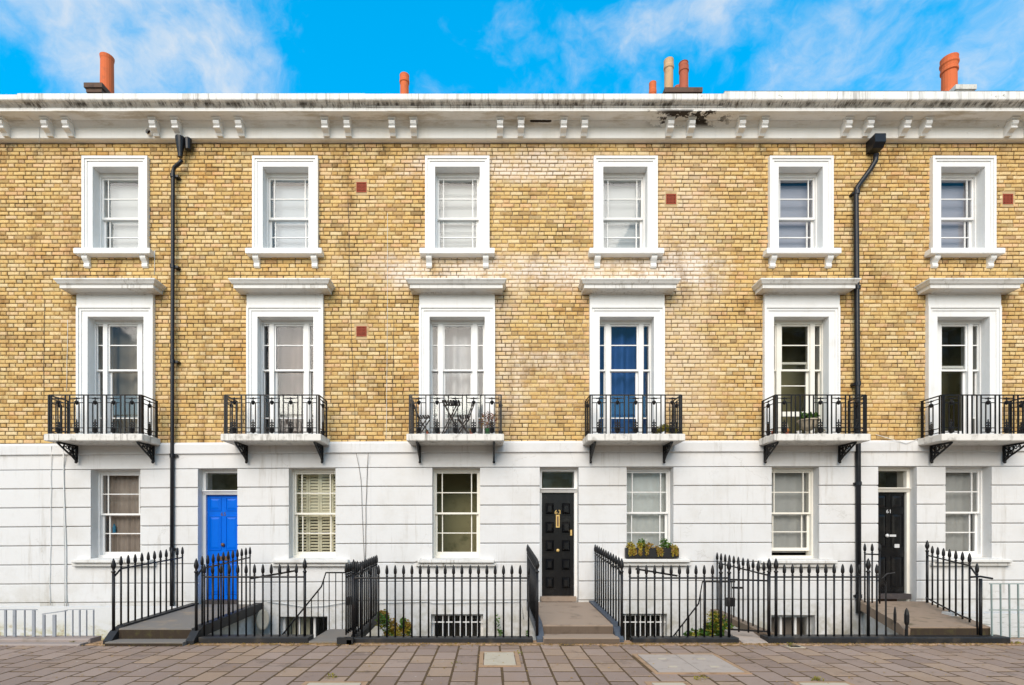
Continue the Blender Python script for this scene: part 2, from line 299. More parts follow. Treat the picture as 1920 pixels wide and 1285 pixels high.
# ------------------------------------------------------------------ mesh builder
W = {}     # world origin of every object
class MB:
    def __init__(s): s.v = []; s.f = []; s.tone = None
    def quadbox(s, x0, x1, y0, y1, z0, z1):
        if x0 > x1: x0, x1 = x1, x0
        if y0 > y1: y0, y1 = y1, y0
        if z0 > z1: z0, z1 = z1, z0
        b = len(s.v)
        s.v += [(x0,y0,z0),(x1,y0,z0),(x1,y1,z0),(x0,y1,z0),(x0,y0,z1),(x1,y0,z1),(x1,y1,z1),(x0,y1,z1)]
        s.f += [tuple(b+i for i in q) for q in ((3,2,1,0),(4,5,6,7),(0,1,5,4),(1,2,6,5),(2,3,7,6),(3,0,4,7))]
        return s
    box = quadbox
    def cbox(s, x0, x1, y0, y1, z0, z1, c=.006):
        """box whose front (low y) edges are chamfered"""
        b = len(s.v)
        s.v += [(x0,y1,z0),(x1,y1,z0),(x1,y1,z1),(x0,y1,z1),
                (x0,y0+c,z0),(x1,y0+c,z0),(x1,y0+c,z1),(x0,y0+c,z1),
                (x0+c,y0,z0+c),(x1-c,y0,z0+c),(x1-c,y0,z1-c),(x0+c,y0,z1-c)]
        s.f += [tuple(b+i for i in q) for q in ((3,2,1,0),(0,1,5,4),(1,2,6,5),(2,3,7,6),(3,0,4,7),(4,5,9,8),(5,6,10,9),(6,7,11,10),(7,4,8,11),(8,9,10,11))]
        return s
    def bar(s, a, b, w, d=None):
        """square-section bar from a to b"""
        d = d or w; a = Vector(a); b = Vector(b); t = (b - a).normalized()
        u = t.cross(Vector((0, 1, 0)));
        if u.length < .01: u = t.cross(Vector((1, 0, 0)))
        u.normalize(); v = t.cross(u).normalized(); k = len(s.v)
        for p in (a, b):
            for su, sv in ((-1,-1),(1,-1),(1,1),(-1,1)): s.v.append(tuple(p + u*su*w/2 + v*sv*d/2))
        s.f += [tuple(k+i for i in q) for q in ((3,2,1,0),(4,5,6,7),(0,1,5,4),(1,2,6,5),(2,3,7,6),(3,0,4,7))]
        return s
    def tube(s, path, r, n=8, caps=True):
        P = [Vector(p) for p in path]; k0 = len(s.v); m = len(P)
        ref = None
        for i, p in enumerate(P):
            t = (P[min(i+1, m-1)] - P[max(i-1, 0)]).normalized()
            if ref is None:
                ref = t.cross(Vector((0, 1, 0)))
                if ref.length < .05: ref = t.cross(Vector((1, 0, 0)))
                ref.normalize()
            u = (ref - t * ref.dot(t)).normalized(); v = t.cross(u); ref = u
            rr = r[i] if isinstance(r, (list, tuple)) else r
            for j in range(n):
                a = 2*math.pi*j/n; s.v.append(tuple(p + u*math.cos(a)*rr + v*math.sin(a)*rr))
        for i in range(m-1):
            for j in range(n):
                a = k0+i*n+j; b = k0+i*n+(j+1) % n; s.f.append((a, b, b+n, a+n))
        if caps:
            s.f.append(tuple(k0+j for j in reversed(range(n)))); s.f.append(tuple(k0+(m-1)*n+j for j in range(n)))
        return s
    def lathe(s, prof, c=(0,0,0), n=10, cap=True):
        """profile of (r, z) turned about a vertical axis at c"""
        k0 = len(s.v)
        for r, z in prof:
            for j in range(n):
                a = 2*math.pi*j/n; s.v.append((c[0]+r*math.cos(a), c[1]+r*math.sin(a), c[2]+z))
        for i in range(len(prof)-1):
            for j in range(n):
                a = k0+i*n+j; b = k0+i*n+(j+1) % n; s.f.append((a, b, b+n, a+n))
        if cap:
            s.f.append(tuple(k0+j for j in reversed(range(n)))); s.f.append(tuple(k0+(len(prof)-1)*n+j for j in range(n)))
        return s
    def extrude_x(s, prof, x0, x1):
        """closed polygon of (y, z) extruded along x"""
        k = len(s.v); n = len(prof)
        for x in (x0, x1):
            for y, z in prof: s.v.append((x, y, z))
        for i in range(n):
            j = (i+1) % n; s.f.append((k+i, k+j, k+n+j, k+n+i))
        s.f.append(tuple(k+i for i in reversed(range(n)))); s.f.append(tuple(k+n+i for i in range(n)))
        return s
    def mould(s, prof, x0, x1, back=0.0, ret=True):
        """moulding: profile of (projection, z) swept along a wall with mitred returns at both ends"""
        k = len(s.v); n = len(prof)
        for d, z in prof:
            e = d if ret else 0
            s.v += [(x0-e, -back, z), (x0-e, -back-d, z), (x1+e, -back-d, z), (x1+e, -back, z)]
        for i in range(n-1):
            for j in range(3):
                a = k+i*4+j; s.f.append((a, a+1, a+5, a+4))
        s.f.append((k, k+1, k+2, k+3)[::-1]); e = k+(n-1)*4; s.f.append((e, e+1, e+2, e+3))
        if not ret:
            s.f.append(tuple(k+i*4 for i in range(n))); s.f.append(tuple(k+i*4+3 for i in reversed(range(n))))
        return s
    def torus(s, c, r1, r2, axis='x', n=12, m=5):
        k = len(s.v)
        for i in range(n):
            a = 2*math.pi*i/n
            for j in range(m):
                b = 2*math.pi*j/m; q = r1 + r2*math.cos(b); u, v, w = q*math.cos(a), q*math.sin(a), r2*math.sin(b)
                s.v.append((c[0]+w, c[1]+u, c[2]+v) if axis == 'x' else (c[0]+u, c[1]+w, c[2]+v))
        for i in range(n):
            for j in range(m):
                s.f.append((k+i*m+j, k+((i+1) % n)*m+j, k+((i+1) % n)*m+(j+1) % m, k+i*m+(j+1) % m))
        return s
    def mesh(s, name, mat, origin, smooth=False, tone=None):
        me = bpy.data.meshes.new(name); o = Vector(origin)
        me.from_pydata([(v[0]-o.x, v[1]-o.y, v[2]-o.z) for v in s.v], [], s.f)
        me.materials.append(M[mat] if isinstance(mat, str) else mat)
        if tone is not None:
            a = me.attributes.new('tone', 'FLOAT_COLOR', 'POINT')
            fl = []
            for t in tone: fl += [t[0], t[1], t[2], 1.0]
            a.data.foreach_set('color', fl)
        if smooth: me.polygons.foreach_set('use_smooth', [True]*len(me.polygons))
        me.update(); return me
    def build(s, name, mat, parent=None, origin=None, smooth=False, tone=None):
        if origin is None:
            xs = [v[0] for v in s.v]; ys = [v[1] for v in s.v]; zs = [v[2] for v in s.v]
            origin = ((min(xs)+max(xs))/2, (min(ys)+max(ys))/2, min(zs))
        return place(name, s.mesh(name, mat, origin, smooth, tone), origin, parent)
def place(name, me, origin, parent=None, rot=None):
    o = bpy.data.objects.new(name, me); col.objects.link(o); origin = Vector(origin)
    W[o] = origin
    if parent is not None: o.parent = parent; o.location = origin - W[parent]
    else: o.location = origin
    if rot: o.rotation_euler = rot
    return o
def tag(o, label=None, cat=None, group=None, kind=None):
    if label: o['label'] = label
    if cat: o['category'] = cat
    if group: o['group'] = group
    if kind: o['kind'] = kind
    return o
def thing(name, loc, label, cat, group=None):
    return tag(place(name, None, loc), label, cat, group)
def struct(o): o['kind'] = 'structure'; return o

# a photograph position, turned into a point at distance d in front of the brick face
def PX(px, d=0.0): return (px - 918) / 1000 * (10 - d)
def PZ(py, d=0.0): return 1.6 + (1000 - py) / 1000 * (10 - d)

# ------------------------------------------------------------------ ground
D_RAIL = 2.15                      # railing line in front of the wall
g = MB().box(-250, 250, -400, -2.06, -.5, -.03); struct(g.build('ground', 'sandy_joint'))
g = MB().box(-250, 250, -15.5, -7.6, -.12, -.022); struct(g.build('road', 'asphalt'))
g = MB().box(-60, 60, -7.75, -7.6, -.2, .0); struct(g.build('kerb', 'kerb_stone'))
g = MB().box(-60, 60, -2.06, .4, -2.6, -2.3); struct(g.build('basement_area_floor', 'area_floor'))
g = MB().box(-60, 60, -2.10, -2.04, -2.3, -.035); struct(g.build('area_retaining_wall', 'basement_white'))
pav = MB().box(-12, 12, -7.58, -2.39, -.034, -.0025)
pavement = struct(pav.build('pavement', 'dark_joint'))
b = MB(); n = 400
for i in range(n+1):
    x = -12+24*i/n; e = -2.37+.03*math.sin(i*.9)+.025*math.sin(i*.37+2)+rnd.uniform(-.025, .025)
    b.v += [(x, -2.061, .0065), (x, e+.03, .0065), (x, e, -.02)]
for i in range(n):
    for j in (0, 1): k = i*3+j; b.f.append((k, k+1, k+4, k+3))
struct(b.build('pavement_edge_strip', 'sandy_joint'))
SW, SL = .285, .405
covers = [(-.13, .38, -3.62, -2.82), (1.88, 2.98, -3.95, -2.95), (-1.98, -1.30, -4.75, -4.27), (1.66, 2.12, -4.75, -4.27), (3.22, 3.84, -4.75, -4.27), (4.18, 4.40, -2.58, -2.40)]
slab_meshes = []
for k in range(5):
    q = rnd.uniform; w, l = SW/2-.007, SL/2-.014
    b = MB(); c = .009
    j = lambda: q(-.003, .003)
    cs = [(-w+j(), -l+j()), (w+j(), -l+j()), (w+j(), l+j()), (-w+j(), l+j())]
    b.v = [(x, y, -.03) for x, y in cs] + [(x, y, -c) for x, y in cs] + [(x*(1-c/w), y*(1-c/l), q(-.001, .0015)) for x, y in cs]
    b.f = [(0,1,5,4),(1,2,6,5),(2,3,7,6),(3,0,4,7),(4,5,9,8),(5,6,10,9),(6,7,11,10),(7,4,8,11),(8,9,10,11)]
    slab_meshes.append(b.mesh('paving_slab', 'paver', (0,0,0)))
rows = []
ns = 0
for i in range(-29, 33):
    x = i*SW + .003*math.sin(i*7)
    for r in range(-1, 7):
        y = -2.62 - r*SL - (SL/2 if i % 2 else 0)
        if y > -2.40 or y < -4.75: continue
        dist = 10 + y + SL/2
        if abs(x - .25) > (1.0*dist + .35): continue
        if any(a+.1 < x < b_-.1 and c_+.2 < y < d_-.2 for a, b_, c_, d_ in covers): continue
        o = place('paving_slab', slab_meshes[rnd.randrange(5)], (x, y, rnd.uniform(-.001, .002)), pavement, (rnd.uniform(-.003, .003), rnd.uniform(-.004, .004), rnd.uniform(-.008, .008)))
        ns += 1
# part of the pavement the photograph does not resolve: towards the road
b = MB()
for i in range(-40, 42):
    for r in range(0, 14):
        y = -2.62 - r*SL - (SL/2 if i % 2 else 0)
        x = i*SW + .003*math.sin(i*7)
        if y < -7.3: continue
        vis = -4.75 <= y <= -2.40 and abs(x - .25) <= (1.0*(10+y+SL/2)+.35)
        if vis or y > -2.40 or (any(a-.06 < x < b_+.06 and c_-.06 < y < d_+.06 for a, b_, c_, d_ in covers)): continue
        b.box(x-SW/2+.005, x+SW/2-.005, y-SL/2+.005, y+SL/2-.005, -.03, rnd.uniform(-.003, .002))
tag(b.build('paving_slabs', 'paver', pavement), kind='stuff')
COVER_LABEL = ['small cream square access cover in the pavement left of the stone steps', 'large pinkish concrete double access cover in the pavement right of the stone steps',
               'cream cover at the bottom edge below the basement gate gap', 'narrow cream cover at the bottom edge below the large double cover', 'cream cover at the bottom edge below the ajar gate',
               'tiny framed stopcock cover by the foot of the ajar gate']
for i, (x0, x1, y0, y1) in enumerate(covers):
    t = thing('access_cover', ((x0+x1)/2, (y0+y1)/2, 0), COVER_LABEL[i], 'access cover', 'access covers set into the pavement')
    f = MB(); w = .05 if i < 5 else .03
    for a in ((x0, x1, y0, y0+w), (x0, x1, y1-w, y1), (x0, x0+w, y0+w, y1-w), (x1-w, x1, y0+w, y1-w)): f.box(*a, -.03, .008)
    f.build('frame', 'sandy_joint' if i < 5 else 'cover_cream', t)
    if i == 1:
        xm = (x0+x1)/2
        for a, c in ((x0+w+.01, xm-.004), (xm+.004, x1-w-.01)):
            l = MB().box(a, c, y0+w+.01, y1-w-.01, -.03, .011).build('lid', 'cover_pink', t)
            for yy in (y0+.3, y1-.3): MB().box((a+c)/2-.05, (a+c)/2+.05, yy-.03, yy+.03, .011, .014).build('lifting_slot', 'cover_cream', l)
    else:
        MB().box(x0+w+.012, x1-w-.012, y0+w+.012, y1-w-.012, -.03, .011).build('lid', 'cover_cream' if i < 5 else 'kerb_black', t)

# ------------------------------------------------------------------ bricks
CO = .0745; BH = .0625; JW = .012; ST = .213; HD = .100
PAL = [(.68,.47,.205),(.70,.50,.24),(.66,.45,.19),(.72,.53,.28),(.64,.43,.18),(.67,.45,.19),(.74,.57,.33),(.58,.37,.15),(.69,.49,.22),(.69,.45,.24),(.63,.46,.22),(.72,.52,.30),(.50,.33,.15)]
def tone():
    c = rnd.choice(PAL); k = rnd.uniform(.98, 1.12)
    if rnd.random() < .05: k *= .72
    return (c[0]*k*.96, c[1]*k*.975, c[2]*k*.96)
def brick_verts(w, h, dep, ch, jit):
    q = lambda: rnd.uniform(-jit, jit)
    c = [(-w/2+q(), -h/2+q()), (w/2+q(), -h/2+q()), (w/2+q(), h/2+q()), (-w/2+q(), h/2+q())]
    v = [(x, .004, z) for x, z in c] + [(x, -dep+ch, z) for x, z in c] + [(x*(1-2*ch/w), -dep+rnd.uniform(-.0015, .0015), z*(1-2*ch/h)) for x, z in c]
    return v
BF = [(0,1,5,4),(1,2,6,5),(2,3,7,6),(3,0,4,7),(4,5,9,8),(5,6,10,9),(6,7,11,10),(7,4,8,11),(8,9,10,11)]
def brick_mesh(w):
    b = MB(); b.v = brick_verts(w, BH, .014+rnd.uniform(-.003, .003), .0085, .0025); b.f = list(BF)
    t = tone(); return b.mesh('brick', 'brick', (0,0,0), tone=[t]*12)
st_pool = [brick_mesh(ST) for _ in range(40)]
hd_pool = [brick_mesh(HD) for _ in range(30)]
WX0, WX1, WZ0, WZ1 = -10.9, 11.3, 3.28, 8.90
NCO = round((WZ1-WZ0)/CO); COURSES = []
for r in range(NCO):                                   # one continuous Flemish bond along the terrace
    x = WX0 - (0 if r % 2 else (ST+HD)/2+.01) - rnd.uniform(0, .03); k = 0; row = []
    while x < WX1:
        w = (ST if k % 2 == 0 else HD) + rnd.uniform(-.006, .006); row.append((x, x+w, k % 2 == 0)); x += w+JW; k += 1
    COURSES.append((WZ0+(r+.5)*(WZ1-WZ0)/NCO, row))
def lay_bricks(wall, x0, x1, openings, limit=300):
    rest_v, rest_f, rest_t = [], [], []; singles = 0
    for z, row in COURSES:
        for a, b, stretcher in row:
            if not x0 <= (a+b)/2 < x1: continue
            w = b-a; a = max(a, WX0+.001); b = min(b, WX1-.001); cut = False
            for ox0, ox1, oz0, oz1 in openings:
                if oz0 < z+.02 and z-.02 < oz1 and a < ox1 and b > ox0:
                    if a < ox0: b = min(b, ox0-.002)
                    elif b > ox1: a = max(a, ox1+.002)
                    else: cut = True
            if cut or b-a < .03: continue
            full = abs((b-a)-w) < 1e-6
            if full and stretcher and z > 3.42 and singles < limit:
                place('brick', rnd.choice(st_pool if w > .15 else hd_pool), ((a+b)/2, 0, z), wall); singles += 1; continue
            vs_ = brick_verts(b-a, BH, .014+rnd.uniform(-.004, .004), .0085, .0028); n = len(rest_v); t = tone()
            rest_v += [(v[0]+(a+b)/2, v[1], v[2]+z) for v in vs_]; rest_f += [tuple(n+i for i in f) for f in BF]; rest_t += [t]*12
    m = MB(); m.v = rest_v; m.f = rest_f
    o = m.build('bricks', 'brick', wall, tone=rest_t); o['kind'] = 'stuff'

def cells(mb, x0, x1, z0, z1, ops, ya, yb):
    """solid wall between x0..x1, z0..z1 with rectangular openings, as boxes butted end to end"""
    zs = sorted({z0, z1, *[min(max(o[2], z0), z1) for o in ops], *[min(max(o[3], z0), z1) for o in ops]})
    for za, zb in zip(zs, zs[1:]):
        if zb-za < 1e-4: continue
        zm = (za+zb)/2; cur = x0
        for o in sorted(o for o in ops if o[2] < zm < o[3] and o[1] > x0 and o[0] < x1):
            if o[0] > cur: mb.box(cur, o[0], ya, yb, za, zb)
            cur = max(cur, o[1])
        if cur < x1: mb.box(cur, x1, ya, yb, za, zb)
    return mb

# ------------------------------------------------------------------ window pieces
YF = .15      # face of the window frames behind the brick face
def pane(parent, x0, x1, z0, z1, y):
    t = rnd.uniform(-.006, .006); s = rnd.uniform(-.006, .006)
    b = MB(); b.v = [(x0, y+t*(x0-x1)/2, z0), (x1, y-t*(x0-x1)/2, z0), (x1, y-t*(x0-x1)/2+s*(z1-z0), z1), (x0, y+t*(x0-x1)/2+s*(z1-z0), z1)]
    b.f = [(0,1,2,3)]; b.build('pane', 'glass', parent)
def sash(parent, x0, x1, z0, z1, y, xb, zb, mat, stile=.045, rail=.045, bot=None, bw=.018):
    """a glazed sash: stiles and rails, glazing bars at xb / zb and one pane in every light"""
    bot = bot or rail; dp = .04
    f = MB(); f.box(x0, x0+stile, y, y+dp, z0, z1); f.box(x1-stile, x1, y, y+dp, z0, z1)
    f.box(x0+stile, x1-stile, y+.001, y+dp-.001, z0, z0+bot); f.box(x0+stile, x1-stile, y+.001, y+dp-.001, z1-rail, z1)
    s = f.build('sash', mat, parent)
    gx = [x0+stile, *xb, x1-stile]; gz = [z0+bot, *zb, z1-rail]
    for x in xb: MB().box(x-bw/2, x+bw/2, y+.006, y+dp-.006, z0+bot, z1-rail).build('glazing_bar', mat, parent)
    for z in zb: MB().box(x0+stile, x1-stile, y+.008, y+dp-.008, z-bw/2, z+bw/2).build('glazing_bar', mat, parent)
    for a, b in zip(gx, gx[1:]):
        for c, d in zip(gz, gz[1:]): pane(parent, a, b, c, d, y+dp/2)
    return s
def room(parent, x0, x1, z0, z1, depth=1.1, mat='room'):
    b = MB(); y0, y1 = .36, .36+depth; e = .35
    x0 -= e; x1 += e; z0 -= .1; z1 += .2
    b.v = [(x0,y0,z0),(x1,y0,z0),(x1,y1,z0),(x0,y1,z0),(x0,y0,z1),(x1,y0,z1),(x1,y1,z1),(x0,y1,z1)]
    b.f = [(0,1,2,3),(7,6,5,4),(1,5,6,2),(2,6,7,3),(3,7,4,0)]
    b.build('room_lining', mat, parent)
def console(parent, xc, w, ztop, h, proj, back=0.0):
    p = [(0, 0), (-proj, 0), (-proj, -.25*h), (-proj*.86, -.36*h), (-proj*.55, -.50*h), (-proj*.42, -.62*h), (-proj*.55, -.76*h), (-proj*.50, -.92*h), (-proj*.3, -h), (0, -h)]
    MB().extrude_x([(y-back, ztop+z) for y, z in p], xc-w/2, xc+w/2).build('console', 'trim_white', parent)

def curtain(name, label, cat, x0, x1, z0, z1, y, mat, folds=8, amp=.025, gap=None, group=None, sag=0):
    b = MB(); n = folds*8; rows = 7; ph = rnd.random()*6
    for r in range(rows+1):
        f = r/rows
        for i in range(n+1):
            u = i/n; x = x0 + (x1-x0)*u
            a = amp*(.5+.5*f)*(math.sin(u*folds*2*math.pi+ph) + .5*math.sin(u*folds*.63*2*math.pi+ph*2+f))
            z = z1 + (z0-z1)*f
            if gap:      # drawn to the sides lower down
                g0 = gap*(f**.7); s = 1 if u > .5 else -1
                x += s*g0*(1-abs(u-.5)*2)*(x1-x0)*.5
            b.v.append((x, y+a, z))
    for r in range(rows):
        for i in range(n):
            k = r*(n+1)+i; b.f.append((k, k+1, k+n+2, k+n+1))
    o = b.build(name, mat, None, smooth=True); return tag(o, label, cat, group)
def blind(label, x0, x1, z0, z1, y, mat, folds=0, cat='blind', group='blinds in the top floor windows'):
    b = MB(); n = max(folds*6, 1); pts = []
    for i in range(n+1):
        f = i/n; d = 0
        if folds: d = -.03*((f*folds) % 1.0)
        pts.append((y+d, z1+(z0-z1)*f))
    for p_, q_ in zip(pts, pts[1:]):
        k = len(b.v); b.v += [(x0, p_[0], p_[1]), (x1, p_[0], p_[1]), (x1, q_[0], q_[1]), (x0, q_[0], q_[1])]; b.f.append((k, k+3, k+2, k+1))
    b.box(x0, x1, y-.035, y-.004, z0-.012, z0-.001)
    return tag(b.build('window_blind', mat), label, cat, group)

# ------------------------------------------------------------------ houses
#         x0      x1     groove0 string-top
def S(x):      # the ground floor lines fall a little towards the left
    for (xa, za), (xb, zb) in zip(TILT, TILT[1:]):
        if x <= xb: return za+(zb-za)*(x-xa)/(xb-xa)
    return TILT[-1][1]
TILT = [(-12, -.075), (-9.2, -.052), (-2.2, -.004), (4, .012), (12, .024)]
def tilt(mb, xc=None):
    mb.v = [(x, y, z+S(x)) for x, y, z in mb.v]; return mb
HOUSES = {
 'far':  (-10.9, -8.385, 876.5, 826.5),
 '65':   (-8.385, -2.21, 876.5, 826.5),
 '63':   (-2.21, 4.175, 876.5, 826.5),
 '61':   (4.175, 11.3, 876.5, 826.5)}
LABELS = {'far': 'yellow brick house at the far left edge of the terrace, beyond the last seam',
          '65': 'yellow brick terraced house with the blue front door', '63': 'yellow brick terraced house with the black studded door and stone steps in the middle',
          '61': 'yellow brick terraced house at the right with the plain black door'}
TOP = {'65': [(171.8, 260.4), (490.9, 579.4)], '63': [(814.4, 900.7), (1130, 1215.5)], '61': [(1459.3, 1544.5), (1764, 1848.8)], 'far': []}
FIRST = {'65': [(162.5, 269.9), (481, 588.3)], '63': [(804, 910), (1123.4, 1227.7)], '61': [(1450.4, 1555.7), (1757, 1857.7)], 'far': []}
BALC = {'65': [(-7.84, -6.11), (-4.73, -2.97)], '63': [(-1.463, .253), (1.726, 3.44)], '61': [(5.0, 6.70), (7.95, 9.68)]}
BRK = {'65': [(-7.65, -6.23), (-4.5, -3.1)], '63': [(-1.29, .08), (1.87, 3.23)], '61': [(5.1, 6.48), (8.18, 9.53)]}
GROUND = {'65': [(170, 263, 881, 1047), (541.5, 629, 878, 1047)], '63': [(810.6, 900, 877, 1047), (1175, 1262.6, 876, 1046)], '61': [(1447, 1536, 875, 1048), (1773, 1859.5, 875, 1046)], 'far': []}
DOOR = {'65': (371, 445, 878, 1131), '63': (1012, 1085, 876.5, 1122), '61': (1646.7, 1719, 875, 1122)}
BASE = {'65': [(524, 614, 1155)], '63': [(808, 906, 1152), (1165, 1251, 1152)], '61': [(1446, 1529, 1155)], 'far': []}
BASEBOT = -1.05
ZB0 = {}
house = {}
win_objs = {}
for h, (x0, x1, gy, sy) in HOUSES.items():
    H = thing('terraced_house', ((x0+x1)/2, 0, 0), LABELS[h], 'house', 'houses of the terrace'); house[h] = H
    zs = PZ(sy, .10)                       # top of the string course
    # --- brick upper wall
    ops_back, ops_brick = [], []
    dA = .06
    for l, r in TOP[h]:
        X0, X1 = PX(l, dA), PX(r, dA); Z0, Z1 = PZ(469, dA), PZ(311, dA)
        ops_back.append((X0, X1, Z0, Z1)); ops_brick.append((X0-.15, X1+.15, Z0-.07, Z1+.16))
    for l, r in FIRST[h]:
        X0, X1 = PX(l, dA), PX(r, dA); Z0, Z1 = 3.355, PZ(592.5, dA)
        ops_back.append((X0, X1, Z0, Z1)); ops_brick.append((X0-.15, X1+.15, Z0, Z1+.36))
    wall = cells(MB(), x0, x1, zs-.05, 8.95, ops_back, 0, .35).build('brick_wall', 'mortar', H)
    lay_bricks(wall, x0, x1, ops_brick + [(PX(v[0])-.10, PX(v[0])+.10, PZ(v[1])-.11, PZ(v[1])+.11) for v in ((678, 352), (678, 622), (1258, 374), (1889, 374))])
    # --- stucco ground floor
    gz = [PZ(gy + 35.7*k, .07) for k in range(8)]
    ops = []
    for l, r, t, b_ in GROUND[h]: ops.append((PX(l, .07), PX(r, .07), PZ(b_, .07), gz[0]+S(PX((l+r)/2))))
    if h in DOOR:
        l, r, t, b_ = DOOR[h]; ops.append((PX(l, .07), PX(r, .07), .20, gz[0]+S(PX((l+r)/2))))
    bops = []
    for l, r, t in BASE[h]: bops.append((PX(l, .06), PX(r, .06), BASEBOT, PZ(t, .06)))
    sw = cells(MB(), x0, x1, gz[-1]-.06, zs-.05, ops, -.03, .35).build('stucco_wall', 'stucco', H)
    lower = tilt(cells(MB(), x0, x1, -2.3, gz[-1]-.0, ops + bops, -.055, -.031)); cells(lower, x0, x1, -2.3, gz[-1]-.06, ops + bops, -.030, .35); lower = lower.build('basement_wall', 'stained_wall' if h == 'far' else 'basement_white', H)
    for k in range(7):
        za, zb = gz[k+1]+.008, gz[k]-.008
        zz = gz[k]-gz[k+1]
        cur = x0; segs = []
        for o in sorted(o for o in ops if min(o[3], gz[k]+.05) - max(o[2], gz[k+1]) > .5*zz):
            segs.append((cur, o[0])); cur = o[1]
        segs.append((cur, x1))
        for a, b_ in segs:
            if b_-a > .02:
                c = .010
                tilt(MB().extrude_x([(-.025, za), (-.07+c, za), (-.07, za+c), (-.07, zb-c), (-.07+c, zb), (-.025, zb)], a+.0008, b_-.0008)).build('stucco_course', 'stucco', sw)
    # fascia and string course
    tilt(MB().box(x0+.0008, x1-.0008, -.068, -.02, gz[0]+.008, PZ(sy+22.5, .10)+.01)).build('fascia', 'stucco', sw)
    zt, zl = zs, PZ(sy+22.5, .10)
    tilt(MB().mould([(.0, zl), (.085, zl), (.105, zl+.012), (.105, zt-.05), (.075, zt-.006), (.0, zt)], x0+.0008, x1-.0008, .0, False)).build('string_course', 'stucco', H)
    # --- cornice
    dz = {'far': -.02, '65': 0, '63': -.005, '61': .035}[h]
    f0, s0 = 8.906, 9.17
    prof = [(.0, f0), (.105, f0), (.125, f0+.012), (.125, 9.105), (.16, 9.135), (.205, 9.165), (.21, s0+.006), (.40, s0), (.43, s0+.004), (.43, s0+.06), (.385, s0+.064)]
    if h == '63': prof += [(.385, s0+.068), (.43, s0+.078), (.44, s0+.092), (.41, s0+.098), (.47, s0+.11), (.48, s0+.122)]
    else: prof += [(.39, s0+.075), (.42, s0+.092), (.475, s0+.112), (.48, s0+.120)]
    prof += [(.525, s0+.124), (.535, s0+.14), (.535, 9.405+dz), (.50, 9.425+dz), (.0, 9.45+dz)]
    cor = MB().mould(prof, x0+.0008, x1-.0008, 0, False).build('cornice', 'cornice_white', H)
    house[h+'_cornice'] = cor
    MB().box(x0, x1, .02, .5, 8.95, 9.42).build('parapet', 'chimney_render', H)
    MB().extrude_x([(.5, 9.30), (5.0, 10.2), (9.0, 9.3), (9.0, 9.1), (.5, 9.1)], x0, x1).build('roof', 'slate_roof', H)
    MB().box(x0, x1, 8.7, 9.0, -2.3, 9.1).build('rear_wall', 'chimney_brick', H)
    if h == '61':
        MB().box(x0+.0008, x1-.0008, -.52, -.05, 9.452, 9.462).build('lead_flashing', 'lead', H)
        MB().box(x1-.3, x1-.02, .36, 8.69, -2.3, 9.0).build('end_wall', 'chimney_brick', H)
    if h == 'far': MB().box(x0+.02, x0+.3, .36, 8.69, -2.3, 9.0).build('end_wall', 'chimney_brick', H)

# cornice brackets
for px in (-33, 7.5, 90, 129, 291, 332.5, 410, 451, 611, 652.5, 736, 776, 937.5, 976.5, 1056, 1095, 1255, 1294.5, 1388, 1430, 1586, 1626.5, 1695, 1734, 1894, 1932):
    x = PX(px, .2); h = next(k for k, v in HOUSES.items() if v[0] <= x < v[1])
    p = [(-.10, 9.172), (-.31, 9.172), (-.315, 9.145), (-.275, 9.14), (-.30, 9.12), (-.315, 9.09), (-.30, 9.055), (-.265, 9.03), (-.275, 9.01), (-.265, 8.985), (-.225, 8.97), (-.195, 8.955), (-.17, 8.92), (-.10, 8.93)]
    b = MB().extrude_x(p[:1] + p[3:], x-.054, x+.054); b.box(x-.072, x+.072, -.315, -.12, 9.143, 9.176)
    b.tube([(x-.058, -.262, 9.008), (x+.058, -.262, 9.008)], .024, 10)
    b.build('cornice_bracket', 'trim_white', house[h+'_cornice'])

x, z = PX(281, .14), PZ(250, .14)
o = MB().tube([(x, -.12, z), (x, -.20, z-.01)], .045, 14, False).build('overflow_pipe', 'trim_white', house['65'])
MB().tube([(x, -.12, z), (x, -.15, z)], .041, 12).build('pipe_mouth', 'vent_hole', o)
